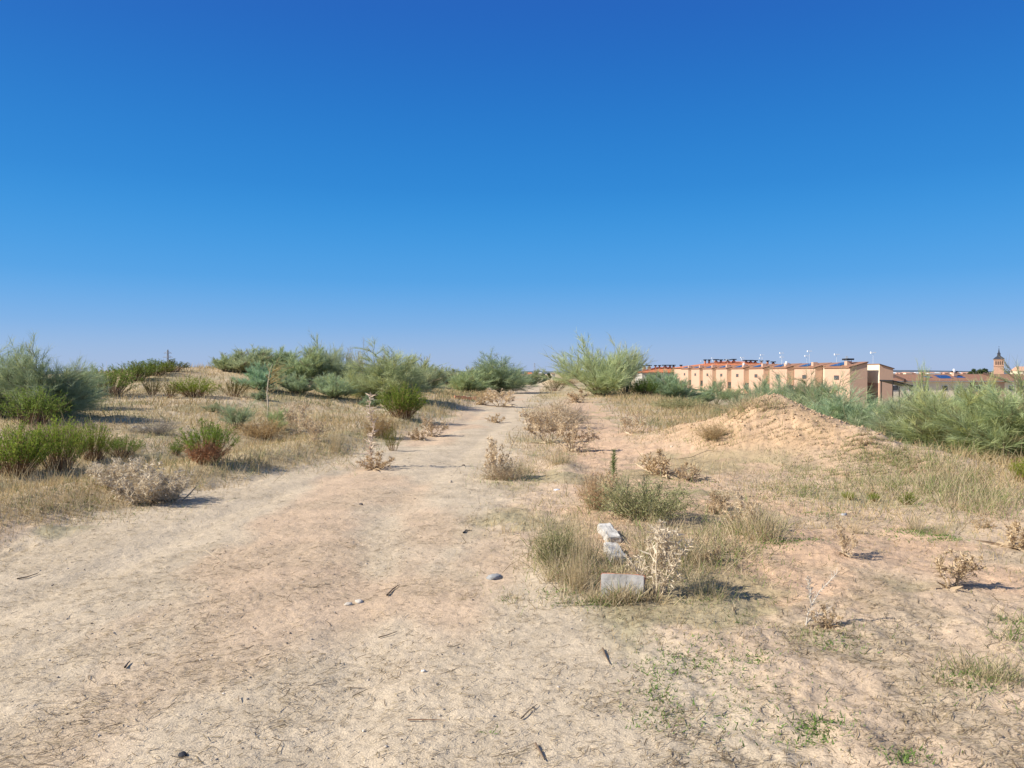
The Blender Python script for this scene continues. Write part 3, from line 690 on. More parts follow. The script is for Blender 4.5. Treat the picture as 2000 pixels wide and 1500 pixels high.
th(TH_MID[2], 1655, 1090, 76, 52, 'brown thistle with a curled base alone on bare ground')
th(TH_UMB[1], 1862, 1158, 78, 84, 'umbrella-topped thistle on one leaning stem')
th(TH_SKEL, 1576, 1226, 108, 66, 'skeletal white thistle with a forked stem and long shadow')
th(TH_LOW[0], 1616, 1226, 46, 56, 'brown rosette beside the skeletal white thistle')
th(TH_LOW[1], 1985, 1068, 56, 100, 'wide brown thistle clump at the picture edge')
th(TH_LOW[0], 1925, 1030, 22, 44, 'flat dry thistle near the wide brown clump')
th(TH_MID[0], 1232, 848, 44, 50, 'dry thistle on the second track below the grass patch')
th(TH_PALE[0], 275, 985, 84, 130, 'broad pale thistle thicket on the bank edge')
th(TH_PALE[1], 232, 962, 62, 90, 'pale thistle joined to the broad bank thicket on its hollow side')
th(TH_PALE[1], 335, 985, 56, 80, 'brown curled thistle at the end of the bank thicket')
th(TH_BIG, 372, 885, 50, 44, 'bleached thistle tip behind the reddish-based bush')
th(TH_MID[0], 577, 850, 66, 54, 'pale thistle stalk in the yellow grass of the slope')
th(TH_MID[1], 612, 862, 44, 50, 'pinkish dry thistle among sticks')
th(TH_MID[2], 845, 852, 44, 58, 'pale thistle at the path edge below the bright green bush')
th(TH_LOW[1], 818, 858, 24, 40, 'small curled thistle beside the path edge weeds')
th(TH_MID[1], 978, 794, 36, 70, 'tan thistle clump on the path edge below the big round broom')
th(TH_LOW[0], 968, 824, 18, 38, 'tiny dry thistle alone in the middle of the path')
th(TH_MID[0], 1072, 866, 62, 84, 'tan thistle at the path side of the median thicket')
th(TH_MID[2], 1118, 882, 70, 80, 'tan thistle at the near end of the median thicket')
th(TH_MID[1], 1045, 842, 44, 60, 'thin tan thistle at the far path side of the median thicket')
th(TH_UMB[0], 1376, 1108, 36, 34, 'round spiky seed head on a thin stalk by the blocks')
th(TH_UMB[1], 1402, 1100, 34, 30, 'second spiky seed head leaning beside the round one')
th(TH_LOW[1], 1130, 786, 26, 60, 'dry weed at the foot of the airy windswept broom')
th(TH_LOW[0], 940, 790, 18, 40, 'dry weed tuft under the ragged path broom')
th(TH_LOW[1], 1690, 868, 14, 34, 'small pale dry weed on the crest of the mound slope')
th(TH_LOW[0], 1785, 925, 16, 40, 'pale dry weed on the grassy mound slope')
th(TH_LOW[1], 1705, 968, 14, 30, 'brown flattened weed under the little green sprig')
th(TH_LOW[0], 1190, 948, 34, 50, 'pinkish dry stalks behind the concrete slabs')
GD = 'dry twig tangles'
def tangle(pr, px, py, hpx, wpx, label, **k): return plant('dry_bush', pr, px, py, hpx, wpx, label, 'dry bush', GD, **k)
tangle(TWB[0], 1085, 838, 58, 120, 'round tan tangle of twigs between the path and second track')
tangle(TWB_GREY, 1118, 828, 36, 62, 'greyish dead tangle on the second-track side of the tan one')
tangle(TWB_GOLD, 742, 852, 52, 60, 'golden round tangle behind the tall thistle stalk')
tangle(TWB_GOLD, 510, 856, 40, 90, 'golden brush on the grass slope below the dead sapling')
tangle(TWB[1], 985, 940, 38, 84, 'grassy brown tangle forming an island in the path')
tangle(TWB_GREEN, 1255, 1020, 88, 180, 'olive green tangle behind the pale concrete slabs')
tangle(TWB_GREEN, 1085, 1105, 80, 90, 'olive tangle on the path side of the pale concrete slabs', tint=(.85, .85, .8))
tangle(TWB[0], 1165, 1000, 76, 80, 'reddish straw tangle at the far end of the pale slabs', tint=(.9, .8, .7))
tangle(TWB[1], 400, 908, 50, 80, 'reddish brown twigs at the base of the green-topped bush', tint=(.7, .45, .35))
tangle(TWB_GREY, 300, 848, 26, 90, 'grey dead twigs over the stony hollow')
tangle(TWB_GREY, 95, 868, 40, 120, 'dead brown brush between the weed bush and the bank row', tint=(.9, .75, .65))
tangle(TWB[0], 950, 782, 22, 60, 'yellowish brush in the sun under the big round path broom', tint=(1, .9, .7))
tangle(TWB_GREEN, 1330, 800, 24, 100, 'olive brush at the foot of the blue-green broom')
tangle(TWB[1], 1390, 862, 34, 60, 'olive brown tuft on the path-side flank of the mound', tint=(.8, .75, .6))
tangle(TWB[0], 1105, 752, 16, 60, 'far yellow brush at the end of the second track', tint=(1, .9, .7))
plant('dead_sapling', SAPL, 522, 816, 118, 66, 'thin dead sapling with yellowish branches on the dry slope', 'sapling')
plant('weed_stalk', CONY, 1199, 944, 70, 20, 'single upright green feathery weed on the second track', 'weed')

# grass tufts big enough to point at
GU = 'grass tufts'
def tuft(pr, px, py, hpx, wpx, label, **k): return plant('grass_tuft', pr, px, py, hpx, wpx, label, 'grass tuft', GU, **k)
tuft(TUF_STRAW[0], 655, 884, 66, 40, 'upright sheaf of straw sticks beside a dark hollow on the bank')
tuft(TUF_STRAW[1], 1485, 1058, 96, 110, 'tall straw tuft with green shoots at its foot')
tuft(TUF_STRAW[0], 1440, 1030, 70, 60, 'thin straw tuft on the block side of the tall one')
tuft(TUF[1], 1142, 1105, 110, 80, 'tall tan grass leaning over the pale slabs')
tuft(TUF_STRAW[1], 1128, 1150, 130, 80, 'thin tall straw in front of the olive tangle')
tuft(TUF[2], 1290, 1075, 80, 110, 'mixed green and tan grass behind the bleached thistle')
tuft(TUF[1], 1340, 1100, 90, 110, 'loose tan grass beside the spiky seed heads')
tuft(TUF[2], 1385, 1170, 60, 110, 'sprawling olive grass in the shadow of the bleached thistle')
tuft(TUF[0], 1205, 980, 60, 80, 'pale grass at the back of the block heap')
tuft(TUF[2], 1020, 925, 36, 70, 'olive grass on the track side of the path island')
tuft(TUF[1], 1095, 905, 34, 70, 'grass hem at the near end of the median thicket')
tuft(TUF_STRAW[1], 1670, 1040, 40, 40, 'thin dry tuft beside the lone brown thistle')
tuft(TUF_STRAW[1], 1790, 1035, 40, 60, 'pale upright tuft above the bright green streak')
tuft(TUF_STRAW[1], 1835, 1045, 40, 50, 'second pale tuft above the bright green streak')
tuft(TUF[2], 1945, 1330, 60, 150, 'sprawling olive grass at the picture edge on bare ground')
tuft(TUF[0], 900, 1170, 0.1 + 8, 24, 'tiny dry tuft on the open path')

# ------------------------------------------------------------------ grass, litter, pebbles (nobody could count them)
def polar(n, r0, r1, half=38):
    r = np.exp(rng.uniform(math.log(r0), math.log(r1), n)); a = np.radians(rng.uniform(-half, half, n))
    return r * np.sin(a), r * np.cos(a)
def blades(A, x, y, H, W, c, spread=.4):
    n = len(x); p = np.stack([x, y, h(x, y) - .01], 1)
    d = unit(rng.normal(size=(n, 3)) * np.array([spread, spread, .1]) + np.array([0, 0, 1.]))
    P = curve3(p, d, H, rs(n) * .25 + np.array([0, 0, -.15]), 3)
    A.ribbons(P, np.array([1., .8, .2])[None] * W[:, None], sides(d), c)
def dens(x, y):
    off = 1 - pathmask(x, y); md = mound(x, y)
    left = sm((xl(y) - x) / .7)
    right = sm((x - xt(y) - .5) / .8) * sm((y - 3) / 2)
    track = np.exp(-((x - xt(y)) / .85) ** 4)
    n = sm((fbm(x * .8, y * .8, 71) - .40) / .22)
    D = left * (.45 + .55 * n) + (1 - left) * off * (.08 + .36 * n * sm((y - 6) / 5)) * (1 - .95 * track)
    D = D * (1 - .9 * np.exp(-((x - 3.9) / 1.1) ** 2 - ((y - 14.0) / 2.2) ** 2))
    D = D * (1 - .8 * sm((md - .15) / .3) * (1 - sm((x - 5.7) / .8)) * sm((17.5 - y) / 2 + .5))
    D = np.maximum(D, .95 * sm((x - xt(y) - 1.0) / 1.2) * sm((y - 17) / 4))
    D = np.maximum(D, .9 * sm((x - 6.0) / 1.2) * sm((y - 7) / 2) * (1 - sm(md * 3)))
    return np.clip(D, 0, 1), left
A = Acc()
x, y = polar(330000, 3.2, 75); D, left = dens(x, y); k = rng.random(len(x)) < D; x, y, left = x[k], y[k], left[k]
r = np.hypot(x, y); n = len(x)
tall = sm((fbm(x * .45, y * .45, 81) - .5) / .2)
rightedge = sm((x - 6.0) / 1.5) * sm((y - 7) / 2)
H = (.05 + .10 * rng.random(n)) * (1 + 1.3 * tall + 1.2 * rightedge) + .10 * sm((r - 14) / 12) * rng.random(n)
H *= 1 - .5 * sm((9 - y) / 4) * (1 - rightedge)
H *= 1 - .4 * (1 - left) * (1 - rightedge) * sm((20 - y) / 6)
W = .0022 + .00042 * r * rng.uniform(.7, 1.3, n)
c = lerpc((.36, .25, .11), (.60, .47, .26), rng.random(n) * .5 + .5 * sm((fbm(x * 1.3, y * 1.3, 91) - .3) / .4))
g = rng.random(n) < .08 + .45 * sm((fbm(x * .7, y * .7, 95) - .52) / .14)
c[g] = lerpc((.12, .15, .05), (.25, .25, .11), rng.random(g.sum()))
blades(A, x, y, H, W, c)
tag(A.obj('dry_grass', M_GRASS), 'dry yellow grass over the wasteland', 'grass', kind='stuff')
A = Acc()   # tall thin straws standing over the short grass
x, y = polar(16000, 6, 40); D, left = dens(x, y)
k = rng.random(len(x)) < D * (.25 + .75 * sm((fbm(x * .5, y * .5, 99) - .45) / .2)); x, y = x[k], y[k]; n = len(x); r = np.hypot(x, y)
blades(A, x, y, rng.uniform(.2, .55, n) * (1 - .5 * sm((9 - y) / 3)), .0022 + .00022 * r, lerpc((.40, .31, .17), (.58, .48, .31), rng.random(n)), .25)
tag(A.obj('tall_straw_grass', M_GRASS), 'tall thin straws over the short dry grass', 'grass', kind='stuff')
A = Acc()   # small green rosettes in the weedy foreground
cx = rng.uniform(0, 1, 900); gx, gy = polar(2600, 3.0, 9); gd = sm((fbm(gx * 1.1, gy * 1.1, 61) - .5) / .12) * (1 - pathmask(gx, gy)) * sm((gx - .4) / .8)
k = rng.random(len(gx)) < gd; gx, gy = gx[k], gy[k]
gi = np.repeat(np.arange(len(gx)), 12); x = gx[gi] + rng.normal(size=len(gi)) * .022; y = gy[gi] + rng.normal(size=len(gi)) * .022; n = len(x)
blades(A, x, y, rng.uniform(.012, .04, n), rng.uniform(.004, .008, n), lerpc((.07, .12, .025), (.15, .20, .06), rng.random(n)), 1.2)
tag(A.obj('green_weeds', M_GRASS), 'small green weeds spread over the bare ground', 'weeds', kind='stuff')
def hitv(px, py):
    dx, dz = (px - 1000) / F, (HOR - py) / F
    T = _T[:560:2]; t = np.full(len(px), T[-1]); done = np.zeros(len(px), bool)
    for q in T:
        k = (~done) & (CAMZ + dz * q < hbase(dx * q, np.full(len(px), q))); t[k] = q; done |= k
    t = t * (1 - rng.random(len(px)) * .004)
    return dx * t, t
def patch(A, px, py, hw, hh, n, hts, c1, c2, w=.0035, spread=.5, green=0.):
    a = rng.normal(size=(n, 2)) * .5; qx, qy = px + a[:, 0] * hw, py + a[:, 1] * hh
    x, y = hitv(qx, qy)
    keep = rng.random(n) < .25 + .75 * sm((fbm(x * 5, y * 5, 133, 3) - .38) / .2); x, y = x[keep], y[keep]; n = len(x)
    c = lerpc(c1, c2, rng.random(n)); g = rng.random(n) < green; c[g] = lerpc((.13, .19, .04), (.26, .32, .10), rng.random(g.sum()))
    blades(A, x, y, rng.uniform(*hts, n), w * rng.uniform(.7, 1.4, n) * (1 + y * .06), c, spread)
A = Acc(); G1, G2 = (.10, .19, .035), (.20, .30, .07)
for q in ((1370, 1290, 95, 38, 900), (1270, 1345, 60, 55, 500), (1480, 1290, 34, 20, 260), (1590, 1432, 80, 36, 700), (1790, 1492, 60, 26, 500), (1290, 1410, 70, 40, 300), (1640, 1255, 70, 22, 500), (960, 1438, 14, 7, 40), (985, 1175, 12, 6, 30),
          (1800, 1040, 70, 14, 1200), (1850, 1055, 40, 8, 500), (1530, 1062, 70, 18, 1200), (1440, 1075, 50, 16, 700), (1150, 1180, 60, 10, 600), (1085, 1165, 40, 14, 350), (1380, 1165, 60, 22, 700), (1400, 1090, 40, 16, 500), (1330, 945, 60, 14, 800), (1620, 1000, 80, 12, 900), (1930, 1340, 80, 34, 1200), (1990, 1235, 40, 26, 500), (60, 985, 60, 16, 500), (140, 945, 50, 14, 300), (1020, 930, 40, 14, 500), (640, 870, 50, 16, 500), (720, 880, 40, 14, 400), (1190, 800, 40, 16, 700), (990, 928, 50, 16, 500), (1430, 1420, 120, 60, 240), (1500, 1350, 160, 60, 240)):
    patch(A, *q, (.015, .05), G1, G2, .005, 1.0)
tag(A.obj('green_weeds', M_GRASS), 'patches of low bright green weeds', 'weeds', kind='stuff')
A = Acc(); T1, T2 = (.40, .31, .17), (.62, .51, .33)
for q in ((1240, 1060, 230, 100, 4200, (.04, .2), .22), (150, 1005, 210, 30, 3200, (.02, .08), .06), (1030, 1000, 60, 60, 200, (.03, .08), .1), (1105, 1110, 70, 60, 1500, (.10, .30), .12), (1195, 975, 60, 34, 1000, (.12, .30), .2), (1280, 1000, 80, 44, 1300, (.08, .22), .5), (1340, 1100, 80, 50, 1100, (.06, .22), .25), (1220, 1176, 80, 9, 1100, (.06, .19), .12), (1190, 1090, 40, 30, 260, (.08, .24), .1), (1430, 1060, 60, 50, 900, (.12, .32), .2), (1490, 1045, 44, 30, 900, (.12, .34), .3),
          (1255, 1110, 40, 40, 300, (.1, .3), .2), (985, 930, 70, 26, 1100, (.05, .16), .25), (1090, 880, 80, 24, 1300, (.05, .2), .15), (1940, 1325, 110, 50, 1300, (.03, .12), .4), (1990, 1235, 50, 40, 500, (.04, .12), .4),
          (1650, 930, 170, 40, 5200, (.05, .14), .4), (1560, 965, 130, 26, 2600, (.04, .12), .4), (1740, 890, 110, 30, 3000, (.05, .18), .4), (1850, 950, 160, 50, 6000, (.10, .36), .3), (1930, 990, 100, 30, 1600, (.10, .3), .25), (1780, 905, 90, 30, 2600, (.04, .16), .45), (1690, 860, 60, 24, 1600, (.03, .10), .3), (1600, 870, 110, 40, 1100, (.03, .10), .15),
          (1430, 800, 110, 20, 2600, (.10, .36), .15), (1390, 860, 70, 26, 1000, (.06, .2), .3), (1330, 812, 120, 22, 1700, (.06, .2), .35), (1260, 850, 80, 20, 900, (.04, .12), .4), (655, 880, 60, 30, 900, (.06, .28), .1), (300, 940, 150, 30, 1800, (.05, .2), .1), (120, 985, 170, 40, 3000, (.04, .14), .15), (560, 900, 160, 30, 1800, (.05, .2), .15), (1060, 1170, 120, 20, 500, (.03, .08), .2), (1600, 1240, 120, 30, 700, (.02, .06), .3), (1450, 1150, 120, 60, 900, (.03, .09), .3)):
    patch(A, *q[:5], q[5], T1, T2, .0032, .55, q[6])
patch(A, 1570, 850, 120, 46, 2600, (.02, .08), (.22, .16, .09), (.42, .33, .19), .0032, .8, .12)
patch(A, 1480, 820, 60, 30, 700, (.03, .12), (.30, .23, .13), (.5, .4, .25), .0032, .6, .1)
tag(A.obj('weedy_grass', M_GRASS), 'mixed tan and green grass crowding the rubble, mound foot and path edges', 'grass', kind='stuff')
A = Acc()   # fallen twigs and straw bits lying flat
def litter(n, r0, r1, lmin, lmax, w, c1, c2, off_only=False, seed=0):
    x, y = polar(n, r0, r1)
    w8 = .30 + .7 * sm((fbm(x * 1.5, y * 1.2, 41, 5) - .44) / .18)
    if off_only: w8 = w8 * (1 - .8 * pathmask(x, y))
    k = rng.random(n) < w8; x, y = x[k], y[k]; n = len(x)
    a = rng.normal(.45, .75, n) + PI * (rng.random(n) < .5); L = rng.uniform(lmin, lmax, n)
    dx, dy = np.cos(a) * L, np.sin(a) * L; bx, by = rng.normal(size=n) * L * .12, rng.normal(size=n) * L * .12
    P = np.stack([np.stack([x + dx * t + bx * (t - t * t) * 4, y + dy * t + by * (t - t * t) * 4], 1) for t in (0, .5, 1)], 1)
    lift = rng.uniform(.003, .009, (n, 3)) + rng.random((n, 1)) * .010 * (rng.random((n, 1)) < .3)
    Z = h(P[..., 0].ravel(), P[..., 1].ravel()).reshape(n, 3) + lift
    P = np.concatenate([P, Z[..., None]], 2)
    d = unit(P[:, 2] - P[:, 0]); S = unit(np.cross(d, unit(rng.normal(size=(n, 3)) * .35 + np.array([0, 0, 1.]))))
    rr = np.hypot(x, y)
    A.ribbons(P, np.array([1., .9, .5])[None] * (w * rng.uniform(.6, 1.4, n) * (1 + rr * .06))[:, None], S, lerpc(c1, c2, rng.random(n)))
litter(38000, 2.6, 16, .012, .05, .0025, (.17, .125, .075), (.32, .24, .15))
litter(26000, 2.6, 16, .015, .06, .0024, (.42, .33, .20), (.60, .50, .34))
litter(1900, 2.6, 12, .05, .15, .003, (.15, .11, .07), (.26, .19, .12))
litter(26000, 2.6, 20, .02, .09, .003, (.20, .155, .09), (.42, .33, .19), True)
tag(A.obj('twig_litter', M_GRASS), 'fallen twigs and straw bits lying on the soil', 'litter', kind='stuff')

def stone_mesh(x, y, sx, sy, sz, c, A, sd):
    """an irregular stone added to A, resting on the ground at x, y"""
    nu, nv = 10, 7
    u = np.arange(nu) / nu * 2 * PI; v = np.linspace(-PI / 2 * .96, PI / 2 * .96, nv)
    U, Vv = np.meshgrid(u, v); X = np.cos(Vv) * np.cos(U); Y = np.cos(Vv) * np.sin(U); Zz = np.sin(Vv)
    d = .78 + .5 * vnoise(X.ravel() * 1.7 + sd * 3.1 + Zz.ravel(), Y.ravel() * 1.7 + sd * 1.7 + Zz.ravel() * 2, sd).reshape(X.shape)
    d = d / (np.abs(X) ** 3 + np.abs(Y) ** 3 + np.abs(Zz) ** 3) ** (.2)
    P = np.stack([X * d * sx, Y * d * sy, Zz * d * sz], -1).reshape(-1, 3)
    a = sd * 1.3; P = np.stack([P[:, 0] * math.cos(a) - P[:, 1] * math.sin(a), P[:, 0] * math.sin(a) + P[:, 1] * math.cos(a), P[:, 2]], 1)
    P += np.array([x, y, gz(x, y) + sz * .35]) if x is not None else 0
    i = np.arange(nv - 1)[:, None]; j = np.arange(nu)[None]; j2 = (j + 1) % nu
    Q = np.stack([i * nu + j, i * nu + j2, (i + 1) * nu + j2, (i + 1) * nu + j], -1).reshape(-1, 4)
    top = (nv - 1) * nu
    Q = np.concatenate([Q, [[top, top + 1, top + 2, top + 3], [top, top + 3, top + 4, top + 9], [top + 4, top + 5, top + 8, top + 9], [top + 5, top + 6, top + 7, top + 8]]])
    A.add(P, Q, np.array(c, float))
A = Acc()
x, y = polar(700, 2.7, 14)
for i in range(len(x)):
    if rng.random() > .35 + .65 * float(pathmask(np.array([x[i]]), np.array([y[i]]))[0]): continue
    s = rng.uniform(.003, .0085)
    stone_mesh(x[i], y[i], s, s * rng.uniform(.6, 1), s * .6, lerpc((.16, .13, .10), (.55, .48, .40), rng.random(1))[0], A, i)
tag(A.obj('pebbles', M_STONE, smooth=True), 'tiny pebbles and soil crumbs strewn on the path', 'pebbles', kind='stuff')

A = Acc()
for i in range(1100):
    t_ = rng.random(); k = rng.integers(0, 3); m0, m1 = MOUND[k], MOUND[k + 1]
    cx_ = m0[0] + (m1[0] - m0[0]) * t_ + rng.normal() * .55; cy_ = m0[1] + (m1[1] - m0[1]) * t_ + rng.normal() * .6 - .25
    s_ = .006 + .022 * rng.random() ** 3
    stone_mesh(cx_, cy_, s_, s_ * rng.uniform(.7, 1), s_ * .75, lerpc((.36, .25, .15), (.52, .37, .23), rng.random(1))[0], A, i)
tag(A.obj('earth_clods', M_STONE, smooth=True), 'crumbled clods of orange earth on the mound', 'clods', kind='stuff')
# stones one can point at
for i, (px, py, wp, hp, c, lb) in enumerate([
        (966, 1129, 34, 14, (.30, .30, .29), 'flat grey stone on the path in front of the block heap'), (700, 1170, 20, 9, (.50, .45, .38), 'pale stone at the thicker end of a white pair'),
        (679, 1174, 16, 8, (.47, .42, .35), 'smaller pale stone of the white pair on the path'), (880, 944, 9, 8, (.44, .36, .27), 'small round stone on the path beside the grass island'),
        (704, 990, 9, 8, (.12, .10, .09), 'small dark stone in the orange sand of the path'), (1650, 1005, 14, 8, (.36, .36, .36), 'pale grey stone on the dull green mat'),
        (352, 1482, 20, 9, (.03, .03, .035), 'black lump on the path near the camera'), (1088, 960, 13, 5, (.68, .68, .70), 'flat white chip on the litter by the second track'),
        (1312, 875, 7, 6, (.55, .47, .36), 'pale round pebble on the second track'), (905, 907, 7, 5, (.12, .10, .08), 'dark pebble by the grass island'),
        (300, 842, 14, 9, (.42, .37, .29), 'broken pale stone in the bank hollow'), (282, 838, 16, 9, (.50, .45, .36), 'pale stone at the lip of the bank hollow'), (262, 836, 12, 8, (.46, .40, .31), 'third stone at the sunny end of the bank hollow'),
        (708, 1428, 7, 5, (.70, .64, .55), 'tiny white pebble near the camera'), (826, 1316, 9, 6, (.66, .60, .52), 'white pebble beside crossed twigs')]):
    x, y, z = hit(px, py); A = Acc(); s = wp * y / F / 2
    stone_mesh(None, None, s, s * .75, max(hp * y / F * .45, s * .22), c, A, i + 3)
    tag(A.obj('stone', M_STONE, smooth=True, loc=(x, y, z + .004)), lb, 'stone', 'loose stones')
# loose brick rubble beside the big round broom, and a dark burrow in the bank
for i, (px, py, lb) in enumerate([(893, 779, 'red brick at the sunny end of the rubble row'), (904, 779, 'red brick lying flat in the middle of the rubble row'), (915, 780, 'broken red brick leaning in the rubble row'), (925, 780, 'dusty red brick at the broom end of the rubble row')]):
    x, y, z = hit(px, py); A = Acc(); A.box(-.15, .15, -.08, .08, -.02, .15)
    o = A.obj('brick', M_REDBRICK, loc=(x, y, z)); o.rotation_euler = (random.uniform(-.1, .1), random.uniform(-.15, .15), random.uniform(-.6, .6)); tag(o, lb, 'brick', 'rubble bricks')
# long twigs and wires on the soil
def twig(pxs, lb, r=.004, c=(.16, .11, .07), lift=.01):
    P = [hit(px, py) for px, py in pxs]; P = [(a, b, z + lift + (.03 if 0 < i < len(P) - 1 and lift > .015 else 0)) for i, (a, b, z) in enumerate(P)]
    A = Acc(); A.tube(P, [r * (1 - .6 * i / (len(P) - 1)) for i in range(len(P))], c); tag(A.obj('fallen_twig', M_WOOD), lb, 'twig', 'fallen twigs')
twig([(1322, 901), (1350, 900), (1382, 891), (1408, 890)], 'long curved twig on the orange sand by the tan thistle', .006, lift=.02)
twig([(755, 1162), (766, 1150), (777, 1142)], 'short dark twig on the path beside the white stones', .007)
twig([(738, 1244), (756, 1240), (775, 1235)], 'straight dark twig on the open path', .004)
twig([(795, 1415), (830, 1416), (870, 1414)], 'long reddish twig near the camera', .0035, (.24, .14, .08))
twig([(1178, 1274), (1184, 1292), (1192, 1305)], 'crooked dark twig beside the green weeds', .006)
twig([(1046, 1462), (1056, 1478), (1064, 1495)], 'bent dark twig near the camera', .006)
twig([(905, 1046), (910, 1042), (922, 1041)], 'curled dark bark strip on the sandy path', .009, (.07, .07, .07))
twig([(350, 1083), (400, 1085), (445, 1110)], 'long pale arching straw on the path', .003, (.5, .4, .26), .02)
twig([(30, 1132), (50, 1127), (72, 1120)], 'short twig with a clod near the bank', .006)
twig([(1018, 1410), (1035, 1396), (1050, 1385)], 'thin brown twig slanting on the path', .0035)
twig([(240, 1310), (246, 1302), (250, 1296)], 'stubby dark twig on the litter', .006, (.08, .06, .05))

# concrete pieces in the weeds
def rough_block(sx, sy, sz, sd, mat, name, parent=None, chip=.012, tint=(1, 1, 1)):
    me = bpy.data.meshes.new(name)
    import bmesh
    bm = bmesh.new(); bmesh.ops.create_cube(bm, size=1)
    for v in bm.verts: v.co = Vector((v.co.x * sx, v.co.y * sy, (v.co.z + .5) * sz))
    bmesh.ops.bevel(bm, geom=bm.edges[:], offset=min(sx, sy, sz) * .08, segments=2, affect='EDGES')
    bmesh.ops.subdivide_edges(bm, edges=[e for e in bm.edges if e.calc_length() > .03], cuts=4, use_grid_fill=True)
    bm.normal_update()
    for v in bm.verts:
        nn = float(fbm(np.array([v.co.x * 16 + v.co.z * 9]), np.array([v.co.y * 16 - v.co.z * 13]), sd, 4)[0]) - .5
        v.co += v.normal * nn * chip * 2
    l = bm.verts.layers.float_color.new('Col')
    for v in bm.verts: v[l] = (*tint, 1)
    bm.to_mesh(me); bm.free(); me.materials.append(mat)
    return link(name, me, parent)
x, y, z = hit(1216, 1168)
root = empty('concrete_block', (x, y, z), -.10); root.rotation_euler = (-.5, 0, -.22)
tag(root, 'grey concrete block with a red brick back lying under the bleached thistle', 'block')
b = rough_block(.31, .075, .22, 1, M_CONC, 'concrete_face', root); b.location = (0, 0, -.06)
b = rough_block(.32, .06, .235, 2, M_REDBRICK, 'brick_back', root); b.location = (-.002, .069, -.052)
x, y, z = hit(1208, 1104)
s = rough_block(.13, .42, .12, 3, M_PALE, 'concrete_slab', chip=.016); s.location = (x, y + .2, z - .045); s.rotation_euler = (.07, .05, .06)
tag(s, 'pale rough concrete slab, the one nearer the grey block', 'slab', 'pale concrete slabs')
x2, y2, z2 = hit(1200, 1066)
s = rough_block(.13, .46, .11, 4, M_PALE, 'concrete_slab', chip=.014, tint=(1.08, 1.08, 1.08)); s.location = (x2 - .01, y2 + .26, z2 - .03); s.rotation_euler = (.08, -.03, .10)
tag(s, 'pale flat concrete slab lying beyond the rough one', 'slab', 'pale concrete slabs')

